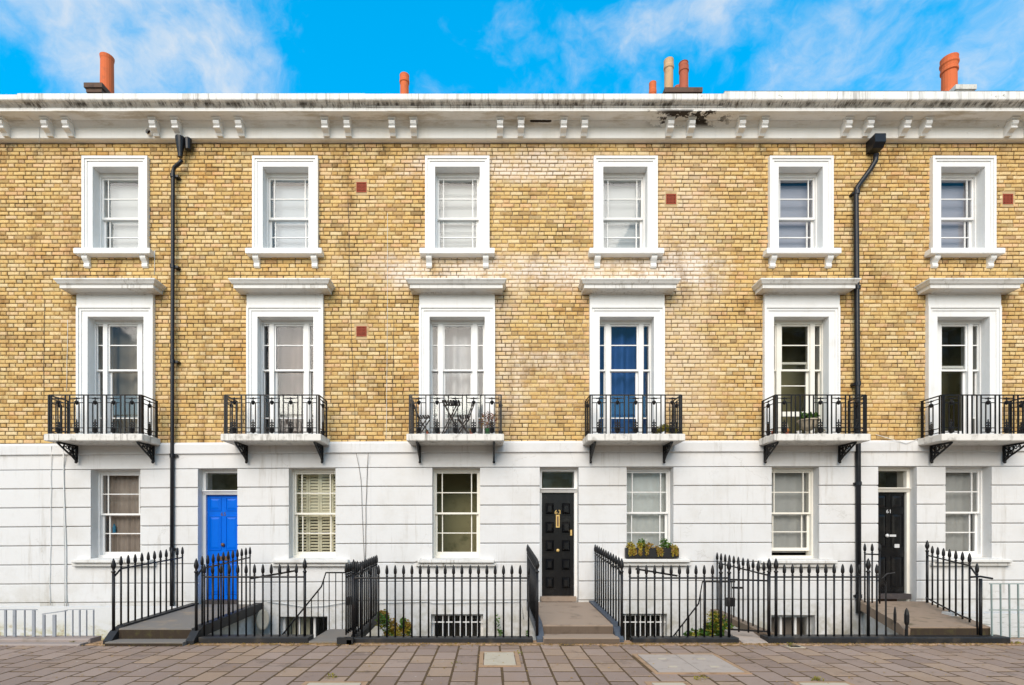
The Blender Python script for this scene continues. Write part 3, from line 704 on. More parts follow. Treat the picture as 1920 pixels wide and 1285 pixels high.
# --- top floor windows
ti = 0
TBL = [('plain white blind filling the top window right of the left drainpipe bend', 'blind_white', 0, .02),
       ('pale blue grey blind in the second top floor window from the left', 'blind_pale', 0, .05),
       ('white pleated blind in the top window above the bistro balcony', 'blind_white', 6, .02),
       ('white pleated blind in the top window above the blue curtains', 'blind_white', 4, .02),
       ('lavender grey blind in the top window left of the right drainpipe', 'blind_lavender', 0, .05),
       ('lavender grey blind in the top window at the far right', 'blind_lavender', 0, .05)]
TBL[0] = ('plain white blind in the leftmost top floor window',) + TBL[0][1:]
for h in ('65', '63', '61'):
    for l, r in TOP[h]:
        dA = .06; X0, X1 = PX(l, dA), PX(r, dA); Z0, Z1 = PZ(469, dA), PZ(311, dA); w = X1-X0
        wn = MB(); ft = .035
        wn.box(X0, X0+ft, YF-.02, .30, Z0, Z1); wn.box(X1-ft, X1, YF-.02, .30, Z0, Z1); wn.box(X0+ft, X1-ft, YF-.018, .30, Z1-.085, Z1); wn.box(X0+ft, X1-ft, YF-.018, .30, Z0, Z0+.03)
        win = wn.build('window', 'trim_white', house[h])
        a = MB(); O = .17
        for d, o0, o1 in ((.055, 0, .085), (.070, .085, .125), (.088, .125, O)):
            a.box(X0-o1, X0-o0, -d, .02, Z0+.003, Z1+o0); a.box(X1+o0, X1+o1, -d, .02, Z0+.003, Z1+o0)
            a.box(X0-o1, X1+o1, -d+.0005, .02, Z1+o0, Z1+o1)
        a.box(X0-.001, X0+.012, -.054, YF-.021, Z0, Z1-.012); a.box(X1-.012, X1+.001, -.054, YF-.021, Z0, Z1-.012); a.box(X0-.001, X1+.001, -.0535, YF-.021, Z1-.012, Z1+.001)
        a.build('architrave', 'trim_white', win)
        s = MB(); s.mould([(.0, Z0-.115), (.15, Z0-.115), (.16, Z0-.105), (.16, Z0-.02), (.15, Z0-.008), (.0, Z0)], X0-.105, X1+.105)
        s.box(X0+.002, X1-.002, 0, YF, Z0-.03, Z0+.004); s.build('sill', 'trim_white', win)
        for xc in (X0-.10, X1+.10): console(win, xc, .105, Z0-.1155, .205, .115)
        zm = Z0 + (Z1-Z0)*.455; m = .075
        xb = [X0+ft+.04+m, X1-ft-.04-m]
        sash(win, X0+ft, X1-ft, zm-.02, Z1-.085, YF+.01, xb, [zm+.02+(Z1-.085-.04-zm-.02)*.5], 'trim_white', .035, .035, .04)
        sash(win, X0+ft, X1-ft, Z0+.03, zm+.022, YF+.055, xb, [Z0+.07+(zm-Z0-.09)*.5], 'trim_white', .045, .04, .05)
        lab, mt, fo, off = TBL[ti]
        blind(lab, X0+.004, X1-.004, Z0+.02, Z1-(.12 if fo == 0 else .10), .335, mt, fo)
        room(win, X0, X1, Z0, Z1); ti += 1

# --- first floor windows with hoods
for h in ('65', '63', '61'):
    for i, (l, r) in enumerate(FIRST[h]):
        X0, X1 = PX(l, .06), PX(r, .06); Z0, Z1 = 3.355, PZ(592.5, .06)
        wn = MB(); ft = .03; mu = .085; sl = .13
        wn.box(X0, X0+ft, YF-.02, .30, Z0, Z1); wn.box(X1-ft, X1, YF-.02, .30, Z0, Z1); wn.box(X0+ft, X1-ft, YF-.018, .30, Z1-.075, Z1); wn.box(X0+ft, X1-ft, YF-.018, .30, Z0, Z0+.06)
        ml, mr = X0+ft+sl, X1-ft-sl
        mat = 'trim_white' if l < 1400 else 'sash_cream' if l < 1700 else 'trim_white'
        for a0 in (ml, mr-mu): wn.box(a0, a0+mu, YF-.015, .29, Z0+.06, Z1-.075)
        win = wn.build('window', mat, house[h])
        a = MB(); O = .18
        for d, o0, o1 in ((.055, 0, .095), (.070, .095, .14), (.090, .14, O)):
            a.box(X0-o1, X0-o0, -d, .02, Z0, Z1+o0); a.box(X1+o0, X1+o1, -d, .02, Z0, Z1+o0); a.box(X0-o1, X1+o1, -d+.0005, .02, Z1+o0, Z1+o1)
        a.box(X0-.001, X0+.012, -.054, YF-.021, Z0, Z1-.012); a.box(X1-.012, X1+.001, -.054, YF-.021, Z0, Z1-.012); a.box(X0-.001, X1+.001, -.0535, YF-.021, Z1-.012, Z1+.001)
        a.build('architrave', 'trim_white', win)
        zf = Z1+O
        MB().box(X0-O+.004, X1+O-.004, -.078, .02, zf+.0005, zf+.225).build('frieze', 'trim_white', win)
        hz = zf+.2
        MB().mould([(.0, hz), (.085, hz+.004), (.12, hz+.03), (.27, hz+.035), (.275, hz+.03), (.29, hz+.032), (.29, hz+.095), (.30, hz+.10), (.315, hz+.105), (.345, hz+.155), (.355, hz+.16), (.355, hz+.185), (.0, hz+.235)], X0-O+.15, X1+O-.15).build('hood', 'hood_white', win)
        z_a, z_m, z_b, z_c = PZ(649, -.2), PZ(696, -.2), PZ(741, -.2), PZ(784, -.2)
        top, bot = Z1-.075, Z0+.06
        zm = z_m
        for xa, xb_ in ((X0+ft, ml), (mr, X1-ft)):
            sash(win, xa, xb_, zm-.015, top, YF+.01, [], [z_a], mat, .018, .03, .03, .018)
            sash(win, xa, xb_, bot, zm+.02, YF+.055, [], [z_b, z_c], mat, .018, .035, .06, .018)
        sash(win, ml+mu, mr-mu, zm-.015, top, YF+.01, [], [z_a], mat, .03, .035, .035)
        if l > 1400 and l < 1500:      # lower sash pushed up a little
            sash(win, ml+mu, mr-mu, bot+.42, zm+.17, YF+.055, [], [zm-.28], mat, .04, .04, .09)
        elif l > 1700:
            sash(win, ml+mu, mr-mu, bot, zm+.10, YF+.055, [], [], mat, .04, .05, .14)
        else:
            sash(win, ml+mu, mr-mu, bot, zm+.02, YF+.055, [], [z_b, z_c], mat, .04, .04, .09)
        room(win, X0, X1, Z0, Z1, .9 if l > 1400 else 1.6, 'room_painted_reflection' if l > 1400 else 'room')
        cx0, cx1 = X0-.05, X1+.05
        if l < 200: curtain('curtain', 'beige net curtain in the leftmost first floor window', 'curtain', cx0, cx1, Z0+.03, Z1-.02, .47, 'curtain_beige', 4, .06)
        elif l < 500:
            curtain('curtain', 'dusky rose brown curtain in the second first floor window from the left', 'curtain', cx0, cx1, Z0+.03, Z1-.02, .47, 'curtain_rose', 4, .07)
        elif l < 900: curtain('curtain', 'white gathered curtains behind the bistro balcony', 'curtain', cx0, cx1, Z0+.03, Z1-.02, .47, 'curtain_white', 5, .07)
        elif l < 1200: curtain('curtain', 'deep blue curtains in the first floor window', 'curtain', cx0, cx1, Z0+.03, Z1-.02, .47, 'curtain_blue', 5, .075)

# --- balconies
ZS1, ZS0 = 3.352, 3.225
DB = .62
ib = 0
orn_top = MB()
orn_top.lathe([(.0, .075), (.004, .070), (.009, .058), (.004, .048), (.012, .044), (.006, .036), (.006, .02), (.014, .012), (.024, 0), (.022, -.02), (.012, -.045), (.0, -.055)], n=8, cap=False)
orn_top.bar((-.03, 0, .047), (.03, 0, .047), .012, .008); orn_top.torus((-.028, 0, .05), .008, .004, 'y', 8, 4); orn_top.torus((.028, 0, .05), .008, .004, 'y', 8, 4)
ORN_T = orn_top.mesh('finial_ornament', 'black_iron', (0,0,0))
orn_bot = MB()
orn_bot.lathe([(.0, .245), (.006, .235), (.010, .222), (.004, .21), (.012, .20), (.006, .19), (.006, .17)], n=8, cap=False)
orn_bot.lathe([(.012, .012), (.02, .02), (.03, .075), (.034, .085), (.026, .092), (.010, .10), (.0, .105)], n=8, cap=False)
orn_bot.bar((-.034, 0, .185), (.034, 0, .185), .013, .009)
for sx in (-1, 1):
    orn_bot.torus((sx*.018, 0, .155), .014, .006, 'y', 10, 5); orn_bot.torus((sx*.016, 0, .122), .013, .006, 'y', 10, 5)
orn_bot.lathe([(.0, .17), (.008, .16), (.004, .14), (.010, .125), (.005, .10)], n=6, cap=False)
ORN_B = orn_bot.mesh('scroll_ornament', 'black_iron', (0,0,0))
def bar_mesh(h, w=.016): return MB().box(-w/2, w/2, -w/2, w/2, 0, h).mesh('bar', 'black_iron', (0,0,0))
RH = .69
BM_FULL = bar_mesh(RH-.004, .018); BM_IN = bar_mesh(RH-.135-.035, .015); BM_POST = bar_mesh(RH, .028)
def balcony_run(bal, ax, a0, a1, fixed, units, z, plain=()):
    """one side of a balcony railing along axis ax ('x' or 'y') between a0 and a1"""
    P = lambda t, zz: (t, fixed, zz) if ax == 'x' else (fixed, t, zz)
    pitch = (a1-a0)/units
    ow = pitch*.385; iw = .042
    rot = (0, 0, 0) if ax == 'x' else (0, 0, R(90))
    for u in range(units):
        c = a0 + pitch*(u+.5)
        for s in (-1, 1): place('bar', BM_FULL, P(c+s*ow, z), bal)
        if u in plain:
            for s in (-.33, .33): place('bar', BM_FULL, P(c+s*ow, z), bal)
            continue
        for s in (-1, 1): place('bar', BM_IN, P(c+s*iw, z+.035), bal)
        for zz in (z+.035, z+.11, z+RH-.135, z+RH-.055):
            MB().bar(P(c-ow, zz), P(c+ow, zz), .013).build('cross_bar', 'black_iron', bal)
        a_ = place('finial_ornament', ORN_T, P(c, z+RH-.115), bal, rot); b_ = place('scroll_ornament', ORN_B, P(c, z+.0), bal, rot); a_.scale = (1.5, 1.5, 1.1); b_.scale = (1.4, 1.4, 1.1)
    MB().bar(P(a0, z+RH), P(a1, z+RH), .020, .014).build('top_rail', 'black_iron', bal)
for h in ('65', '63', '61'):
    for (x0, x1), (bx0, bx1) in zip(BALC[h], BRK[h]):
        s = MB(); c = .012
        s.v = []; nx = 9
        s.mould([(.0, ZS0), (DB-.10-.01, ZS0), (DB-.10, ZS0+c), (DB-.10, ZS1-c), (DB-.10-c, ZS1-.002), (.0, ZS1)], x0+DB-.10, x1-DB+.10, .10)
        bal = s.build('balcony', 'slab_white', house[h])
        d = DB-.05; xa, xb = x0+.05, x1-.05
        balcony_run(bal, 'x', xa, xb, -d, 5, ZS1, (1,) if ib == 5 else (1,) if ib == 4 else ())
        for x in (xa, xb):
            place('post', BM_POST, (x, -d, ZS1), bal); place('post', BM_POST, (x, -.13, ZS1), bal)
            balcony_run(bal, 'y', -d, -.10, x, 1, ZS1)
        for x in (bx0, bx1):                      # pierced cast brackets
            b = MB(); L, Hh = .46, .30; y0 = -.105; zt = ZS0-.004
            b.box(x-.018, x+.018, y0-L, y0, zt-.028, zt); b.box(x-.018, x+.018, y0-.03, y0, zt-Hh, zt-.028)
            pts = [(x, y0-L+.01, zt-.025), (x, y0-L*.72, zt-.095), (x, y0-L*.48, zt-.16), (x, y0-L*.25, zt-.215), (x, y0-.05, zt-Hh+.035), (x, y0-.02, zt-Hh)]
            b.tube(pts, .017, 6)
            for yy, zz, rr in ((.07, .085, .040), (.155, .075, .034), (.235, .065, .026), (.305, .055, .018), (.075, .165, .034), (.15, .145, .026), (.06, .235, .022)):
                b.torus((x, y0-yy, zt-zz), rr, .010, 'x', 12, 5)
            for (ya, za), (yb, zb_) in (((.03, .03), (.15, .15)), ((.02, .15), (.20, .10)), ((.11, .03), (.07, .25)), ((.19, .03), (.19, .12))):
                b.bar((x, y0-ya, zt-za), (x, y0-yb, zt-zb_), .018, .014)
            b.lathe([(.0, -.035), (.020, -.025), (.026, -.005), (.018, .02), (.012, .04)], (x, y0-.03, zt-Hh), 8, False)
            b.build('cast_bracket', 'black_iron', bal)
        ib += 1

# --- ground floor windows
gi = 0
for h in ('65', '63', '61'):
    gz0 = PZ(HOUSES[h][2], .07)
    for l, r, t, b_ in GROUND[h]:
        X0, X1 = PX(l, .07), PX(r, .07); Z0, Z1 = PZ(b_, .07), gz0+S(PX((l+r)/2))
        mat = 'sash_cream' if gi in (1, 2, 4) else 'trim_white'
        wn = MB(); ft = .03
        wn.box(X0, X0+ft, YF-.03, .30, Z0, Z1); wn.box(X1-ft, X1, YF-.03, .30, Z0, Z1); wn.box(X0+ft, X1-ft, YF-.028, .30, Z1-.06, Z1); wn.box(X0+ft, X1-ft, YF-.028, .30, Z0, Z0+.05)
        win = wn.build('window', mat, house[h])
        s = MB(); s.mould([(.0, Z0-.15), (.13, Z0-.15), (.14, Z0-.14), (.14, Z0-.085), (.0, Z0-.08)], X0-.16, X1+.16)
        s.mould([(.0, Z0-.081), (.19, Z0-.081), (.20, Z0-.07), (.20, Z0-.03), (.185, Z0-.02), (.0, Z0)], X0-.06, X1+.06)
        s.box(X0+.002, X1-.002, 0, YF, Z0-.05, Z0+.003); s.build('sill', 'hood_white', win)
        top, bot = Z1-.06, Z0+.05; zm = bot + (top-bot)*.5; m = .10
        xb = [X0+ft+.035+m, X1-ft-.035-m]
        sash(win, X0+ft, X1-ft, zm-.015, top, YF, xb, [zm+(top-zm)*.5], mat, .03, .03, .035)
        up = .09 if gi == 4 else 0
        sash(win, X0+ft, X1-ft, bot+up, zm+.02, YF+.045, xb, [zm-(zm-bot)*.47+up*.3], mat, .04, .035, .06)
        room(win, X0, X1, Z0, Z1, .8 if gi == 2 else 1.6, 'room_painted_reflection' if gi == 2 else 'room')
        c0, c1 = X0+.003, X1-.003
        if gi == 0:
            curtain('curtain', 'brown pleated curtain in the ground floor window beside the left drainpipe', 'curtain', c0, c1, Z0, Z1, .335, 'curtain_brown', 9, .016)
            MB().lathe([(.030, 0), (.032, .02), (.030, .12), (.02, .15), (.012, .16), (.012, .18)], (PX(214, -.28), .285, PZ(1000, -.28)), 12).build('room_item', 'blue_plastic').__class__
            tag(bpy.data.objects['room_item'], 'small blue bottle standing behind the glass of the ground floor window at left', 'bottle').name = 'bottle'
        elif gi == 1:
            sh = thing('plantation_shutters', ((X0+X1)/2, .40, Z0), 'cream louvred shutters behind the ground floor window right of the blue door', 'shutters')
            n = 4; w = (X1-X0+.04)/n
            for k in range(n):
                a, b2 = X0-.02+k*w+.003, X0-.02+(k+1)*w-.003
                for z0_, z1_ in ((Z0+.02, zm-.01), (zm+.01, Z1-.02)):
                    f = MB(); f.box(a, a+.035, .385, .41, z0_, z1_); f.box(b2-.035, b2, .385, .41, z0_, z1_); f.box(a+.035, b2-.035, .386, .409, z0_, z0_+.05); f.box(a+.035, b2-.035, .386, .409, z1_-.05, z1_)
                    p = f.build('shutter_panel', 'cream_shutter', sh)
                    ns_ = 12
                    for q in range(ns_):
                        zz = z0_+.05 + (z1_-z0_-.10)*(q+.5)/ns_; ang = .55 if (z0_ > zm-.5 and z0_ >= zm) else .2
                        if q == 0: base = MB().box(a+.036, b2-.036, -.026, .026, -.004, .004).mesh('louvre', 'cream_shutter', ((a+b2)/2, 0, 0))
                        place('louvre', base, ((a+b2)/2, .398, zz), p, (ang+.5, 0, 0))
        elif gi == 3: curtain('net_curtain', 'pale grey net curtain behind the window box', 'curtain', c0, c1, Z0, Z1, .335, 'net_pale', 5, .010)
        elif gi == 4: curtain('net_curtain', 'grey net curtain in the slightly open ground floor window', 'curtain', c0, c1, Z0+.1, Z1, .335, 'net_grey', 4, .010)
        elif gi == 5: curtain('net_curtain', 'grey net curtain in the ground floor window at the far right', 'curtain', c0, c1, Z0, Z1, .335, 'net_grey', 5, .010)
        gi += 1

# --- basement windows
for h in ('65', '63', '61'):
    for l, r, t in BASE[h]:
        X0, X1 = PX(l, .06), PX(r, .06); Z0, Z1 = BASEBOT, PZ(t, .06)
        f = MB(); f.box(X0, X0+.05, .10, .2, Z0, Z1); f.box(X1-.05, X1, .10, .2, Z0, Z1); f.box(X0+.05, X1-.05, .101, .2, Z1-.05, Z1); f.box(X0+.05, X1-.05, .101, .2, Z0, Z0+.06)
        win = f.build('basement_window', 'trim_white', house[h])
        if l > 1400 or l < 600:
            for k in (1, 2): xm = X0+(X1-X0)*k/3; MB().box(xm-.02, xm+.02, .11, .18, Z0+.06, Z1-.05).build('mullion', 'trim_white', win)
        pane(win, X0+.05, X1-.05, Z0+.06, Z1-.05, .15)
        if 700 < l < 1300:
            for k in range(8):
                xx = X0+.05+(X1-X0-.1)*(k+.5)/8; MB().tube([(xx, .03, Z0+.02), (xx, .03, Z1)], .010, 6).build('security_bar', 'trim_white', win)
            MB().bar((X0, .03, Z1-.16), (X1, .03, Z1-.16), .02, .012).build('security_rail', 'trim_white', win)
        room(win, X0, X1, Z0, Z1, 1.0)
        if l > 1400: curtain('curtain', 'brown curtain in the basement window at the right', 'curtain', X0-.05, X1+.05, Z0, Z1, .44, 'curtain_brown', 5, .02)
        if l < 600: curtain('curtain', 'cream curtain at the left of the basement window below the shutters', 'curtain', X0-.05, X0+.40, Z0, Z1, .44, 'cream_shutter', 3, .02)

# --- doors
def text_mesh(s, size, mat):
    cu = bpy.data.curves.new('digits', 'FONT'); cu.body = s; cu.size = size; cu.extrude = .004; cu.align_x = 'CENTER'; cu.space_character = 1.15
    o = bpy.data.objects.new('digits', cu); col.objects.link(o)
    bpy.context.view_layer.update()
    dg = bpy.context.evaluated_depsgraph_get()
    me = bpy.data.meshes.new_from_object(o.evaluated_get(dg)); bpy.data.objects.remove(o); bpy.data.curves.remove(cu)
    me.materials.clear(); me.materials.append(M[mat]); return me
def panel(parent, x0, x1, z0, z1, y, mat, fielded=.0):
    b = MB(); w = .016
    for a in ((x0, x1, z0, z0+w), (x0, x1, z1-w, z1), (x0, x0+w, z0+w, z1-w), (x1-w, x1, z0+w, z1-w)): b.box(a[0], a[1], y-.012, y+.004, a[2], a[3])
    if fielded:
        i = .045; k = len(b.v); a = [(x0+w, z0+w), (x1-w, z0+w), (x1-w, z1-w), (x0+w, z1-w)]; c = [(x0+w+i, z0+w+i), (x1-w-i, z0+w+i), (x1-w-i, z1-w-i), (x0+w+i, z1-w-i)]
        b.v += [(x, y, z) for x, z in a] + [(x, y-fielded, z) for x, z in c]
        b.f += [tuple(k+q for q in f) for f in ((0,1,5,4),(1,2,6,5),(2,3,7,6),(3,0,4,7),(4,5,6,7))]
    b.build('panel', mat, parent)
YD = .15
DZ = {}
for h, mat, num, nmat in (('65', 'door_blue', '65', 'old_bronze'), ('63', 'door_black', '63', 'brass'), ('61', 'door_black', '61', 'chrome')):
    l, r, t, b_ = DOOR[h]; X0, X1 = PX(l, .07), PX(r, .07); gz0 = PZ(HOUSES[h][2], .07)+S(PX((l+r)/2))
    ztr = PZ({'65': 924, '63': 920, '61': 919}[h], -YD); zd1 = ztr-.045; zd0 = PZ({'65': 1124, '63': 1117, '61': 1112}[h], -YD)
    fm = 'trim_white' if h != '61' else 'sash_cream'
    f = MB(); ft = .055
    f.box(X0, X0+ft, YD-.05, .34, .19, gz0); f.box(X1-ft, X1, YD-.05, .34, .19, gz0); f.box(X0+ft, X1-ft, YD-.049, .34, gz0-.06, gz0)
    fr = f.build('door_frame', fm, house[h])
    MB().mould([(.0, ztr-.045), (.03, ztr-.045), (.04, ztr-.03), (.06, ztr), (.085, ztr+.02), (.085, ztr+.035), (.0, ztr+.045)], X0+.02, X1-.02, -(YD-.05+.02)+.0, False).build('transom', fm, fr)
    pane(fr, X0+ft, X1-ft, ztr+.03, gz0-.06, YD+.03)
    room(fr, X0, X1, ztr, gz0, .6, 'room_painted_reflection')
    a, b2 = X0+ft, X1-ft
    dr = MB().box(a+.004, b2-.004, YD, YD+.05, zd0, zd1).build('front_door', mat, house[h])
    MB().box(a-.03, b2+.03, YD-.12, YD+.06, zd0-.10, zd0-.006).build('threshold', 'threshold' if h != '63' else 'stone_step', fr)
    xm = (a+b2)/2; hgt = zd1-zd0; y = YD-.0004
    if h == '63':
        for q in range(5):
            zc = zd1 - hgt*(.115+.18*q) - .09
            for sx in (-1, 1):
                xx = xm+sx*.155; panel(dr, xx-.095, xx+.095, zc-.11, zc+.13, y, mat, .05)
        MB().box(xm-.035, xm+.035, YD-.018, YD, zd1-.66, zd1-.42).build('letter_plate', 'brass', dr)
        MB().box(xm-.014, xm+.014, YD-.022, YD-.017, zd1-.635, zd1-.445).build('letter_slot', 'old_bronze', dr)
        MB().lathe([(.0, -.05), (.022, -.045), (.03, -.03), (.024, -.015), (.012, 0)], (0, 0, 0), 12, False)
        k = MB().lathe([(.0, .055), (.022, .050), (.032, .034), (.026, .018), (.014, .008), (.02, .0)], (0, 0, 0), 14, False)
        place('door_knob', k.mesh('door_knob', 'brass', (0,0,0), True), (xm, YD, zd0+.86), dr, (R(90), 0, 0))
        MB().cbox(b2-.07, b2-.035, YD-.02, YD+.002, zd0+1.14, zd0+1.25, .006).build('lock_plate', 'brass', dr)
        place('house_number', text_mesh('63', .115, 'brass'), (xm, YD-.004, zd1-.405), dr, (R(90), 0, 0))
    else:
        for sx in (-1, 1):
            xa = xm+sx*.158
            for z0_, z1_ in ((zd1-.30, zd1-.045), (zd1-1.05, zd1-.40), (zd0+.10, zd0+.70)):
                panel(dr, xa-.115, xa+.115, z0_, z1_, y, mat, .012)
        k = MB().lathe([(.0, .055), (.024, .050), (.036, .034), (.028, .018), (.014, .008), (.024, .0)], (0, 0, 0), 14, False)
        kk = 'old_bronze' if h == '65' else 'chrome'
        place('door_knob', k.mesh('door_knob', kk, (0,0,0), True), (xm if h == '65' else xm-.05, YD, zd0+1.04 if h == '65' else zd0+1.09), dr, (R(90), 0, 0))
        if h == '65': MB().box(xm-.125, xm+.125, YD-.015, YD, zd0+.74, zd0+.82).build('letter_plate', 'old_bronze', dr)
        else:
            MB().box(xm+.01, xm+.13, YD-.015, YD, zd0+1.07, zd0+1.11).build('letter_plate', 'chrome', dr)
            MB().box(xm+.10, xm+.19, YD-.02, YD, zd0+.86, zd0+.93).build('lock_plate', 'chrome', dr)
        place('house_number', text_mesh(num, .095, nmat), (xm, YD-.002, zd1-.395), dr, (R(90), 0, 0))
    DZ[h] = zd0-.10

# --- air bricks, drainpipes, cables
for px, py, h in ((678, 352, '65'), (678, 622, '65'), (1258, 374, '63'), (1889, 374, '61')):
    x, z = PX(px), PZ(py); b = MB(); s = .095
    for a in ((x-s, x+s, z-s, z-s+.02), (x-s, x+s, z+s-.02, z+s), (x-s, x-s+.02, z-s+.02, z+s-.02), (x+s-.02, x+s, z-s+.02, z+s-.02)): b.box(a[0], a[1], -.014, .0, a[2], a[3])
    for k in range(1, 6):
        q = x-s+.02+(2*s-.04)*k/6; b.box(q-.006, q+.006, -.011, .001, z-s+.02, z+s-.02)
        q = z-s+.02+(2*s-.04)*k/6; b.box(x-s+.02, x+s-.02, -.012, .0005, q-.006, q+.006)
    o = b.build('air_brick', 'vent_red', house[h]); MB().box(x-.135, x+.135, -.007, .0015, z-.15, z+.15).build('surround', 'vent_render', o); MB().box(x-s+.01, x+s-.01, -.009, .002, z-s+.01, z+s-.01).build('vent_recess', 'vent_hole', o)
d = .11
for h, pts, rr, hop in (('65', [(341, 300), (337, 306), (327, 314), (324.5, 322), (323.5, 600), (323, 840), (322, 1148)], .034, (338, 268)),
                        ('61', [(1643, 290), (1641, 303), (1632, 318), (1612, 345), (1606, 354), (1605, 370), (1607, 600), (1609, 850), (1610, 1150)], .045, (1643, 266))):
    dd = [d+.05 if q[1] < 310 else d for q in pts]; dd = [(.30 if q[1] > 790 else d) if h == '61' and False else v for q, v in zip(pts, dd)]
    pp = MB().tube([(PX(q[0], v), -v, PZ(q[1], v)) for q, v in zip(pts, dd)], rr, 12).build('drainpipe', 'pipe_black', house[h], smooth=True)
    x, z = PX(hop[0], .15), 8.905
    if h == '65':
        MB().lathe([(.04, -.36), (.045, -.30), (.075, -.10), (.085, -.02), (.085, .0)], (x, -.15, z), 12).build('hopper', 'pipe_black', pp)
        MB().lathe([(.05, -.20), (.06, -.04), (.06, .0)], (x+.13, -.12, z), 10).build('hopper', 'pipe_black', pp)
    else:
        MB().extrude_x([(-.02, z), (-.26, z), (-.26, z-.15), (-.19, z-.22), (-.02, z-.22)], x-.10, x+.10).build('hopper', 'pipe_black', pp)
    for q in ([(324, 330), (323.8, 500), (323.6, 678), (323, 855), (322.5, 1030)] if h == '65' else [(1606, 362), (1607, 540), (1608, 720), (1609.5, 907), (1610, 1118)]):
        xx, zz = PX(q[0], d), PZ(q[1], d)
        MB().lathe([(rr+.010, -.035), (rr+.010, .035)], (xx, -d, zz), 12).build('collar', 'pipe_black', pp)
        MB().box(xx-.075 if h == '61' else xx+.02, xx-.02 if h == '61' else xx+.095, -d, .0, zz-.018, zz+.018).build('wall_fixing', 'pipe_black', pp)
def cable(h, pts, r, mat, d=.085):
    P = []
    for (ax, ay), (bx, by) in zip(pts, pts[1:]):
        n = max(2, int(abs(by-ay)+abs(bx-ax))//25)
        for k in range(n): P.append((ax+(bx-ax)*k/n, ay+(by-ay)*k/n))
    P.append(pts[-1])
    f = lambda y: d if y > 850 else (.12 if y > 820 else .02 if y > 275 else .13)
    MB().tube([(PX(a+rnd.uniform(-.5, .5), f(b)), -f(b), PZ(b, f(b))) for a, b in P], r, 5).build('cable', mat, house[h], smooth=True)
cable('65', [(96, 836), (95, 1000), (93, 1100), (95, 1135)], .006, 'cable_white'); cable('65', [(119, 850), (119, 900), (123, 1000), (125, 1140)], .010, 'cable_white')
cable('65', [(118, 838), (121, 1138)], .005, 'cable_white')
cable('65', [(653, 380), (656, 560), (662, 700), (667, 825)], .004, 'cable_dark'); cable('65', [(668, 850), (677, 900), (683, 1050)], .004, 'cable_dark'); cable('65', [(690, 850), (686, 950), (685, 1055)], .005, 'cable_dark')
cable('63', [(727, 400), (726, 600), (724, 822)], .004, 'cable_white'); cable('63', [(738, 600), (735, 820)], .004, 'cable_dark'); cable('65', [(75, 190), (74, 268)], .005, 'cable_white', .55)
cable('65', [(125, 500), (124, 528)], .003, 'cable_dark'); cable('65', [(127, 600), (125, 735)], .004, 'cable_white'); cable('65', [(83, 560), (82, 740)], .004, 'cable_dark')
cable('65', [(290, 470), (289, 516)], .005, 'cable_white'); cable('61', [(1642, 815), (1665, 822), (1700, 832), (1728, 820)], .005, 'cable_white')
cable('65', [(500, 1128), (540, 1133), (570, 1138), (610, 1136), (660, 1127)], .008, 'cable_white'); cable('63', [(700, 1131), (800, 1128), (812, 1131), (975, 1128), (982, 1160)], .008, 'cable_white')
cable('63', [(740, 1054), (775, 1056), (790, 1048)], .005, 'cable_dark'); cable('61', [(1606, 1060), (1609, 900)], .004, 'cable_dark')

# --- chimneys
def pot(parent, c, r, h, mat, style=0):
    if style == 0: pr = [(r*.98, 0), (r, .02), (r*.95, h*.9), (r*1.0, h*.93), (r*1.06, h), (r*.85, h), (r*.8, h*.7)]
    elif style == 1: pr = [(r*1.02, 0), (r*.92, h*.3), (r*.92, h*.78), (r*1.06, h*.80), (r*1.08, h*.86), (r*1.0, h*.88), (r*1.0, h*.96), (r*1.03, h), (r*.8, h), (r*.8, h*.7)]
    else: pr = [(r*1.05, 0), (r*.95, h*.15), (r*.92, h*.62), (r*1.08, h*.64), (r*1.08, h*.70), (r*1.0, h*.72), (r*1.05, h*.80), (r*1.15, h*.83), (r*1.15, h*.88), (r*1.04, h*.90), (r*1.1, h), (r*.88, h), (r*.85, h*.7)]
    b = MB().lathe(pr, c, 18, False)
    o = b.build('chimney_pot', mat, parent, smooth=False)
    for p in o.data.polygons: p.use_smooth = False
def stack(h, x0, x1, y0, y1, z1, mat):
    b = MB().box(x0, x1, y0, y1, 9.2, z1-.18); b.box(x0-.03, x1+.03, y0-.03, y1+.03, z1-.18, z1-.10); b.box(x0-.06, x1+.06, y0-.06, y1+.06, z1-.10, z1)
    return b.build('chimney', mat, house[h])
c = stack('65', -8.74, -8.46, 1.62, 2.7, 11.37, 'chimney_brick'); pot(c, (-8.57, 1.95, 11.36), .135, .90, 'terracotta')
c = stack('65', -2.35, -1.75, 1.9, 3.2, 11.05, 'chimney_brick'); pot(c, (-1.915, 2.0, 11.05), .105, .84, 'terracotta', 1)
c = stack('63', 3.85, 4.55, 1.6, 3.4, 11.25, 'chimney_brick')
pot(c, (4.03, 2.0, 11.25), .105, .98, 'buff_clay', 1); pot(c, (4.26, 1.7, 11.25), .10, .58, 'terracotta_dull', 1); pot(c, (3.99, 3.05, 11.25), .085, 1.36, 'terracotta', 1); pot(c, (4.585, 3.0, 11.25), .085, 1.22, 'terracotta_dull', 1)
pot(c, (4.26, 1.72, 11.80), .098, .12, 'terracotta_dull', 0)
c = stack('61', 10.28, 10.62, 1.75, 3.0, 11.44, 'chimney_render'); pot(c, (10.36, 2.02, 11.43), .155, .86, 'terracotta', 2)
c = stack('61', 10.1, 10.9, 3.6, 4.4, 12.2, 'chimney_brick')
pot(c, (11.2, 3.65, 12.15), .12, .33, 'terracotta_dull'); pot(c, (11.5, 3.65, 12.15), .13, .35, 'terracotta_dull')

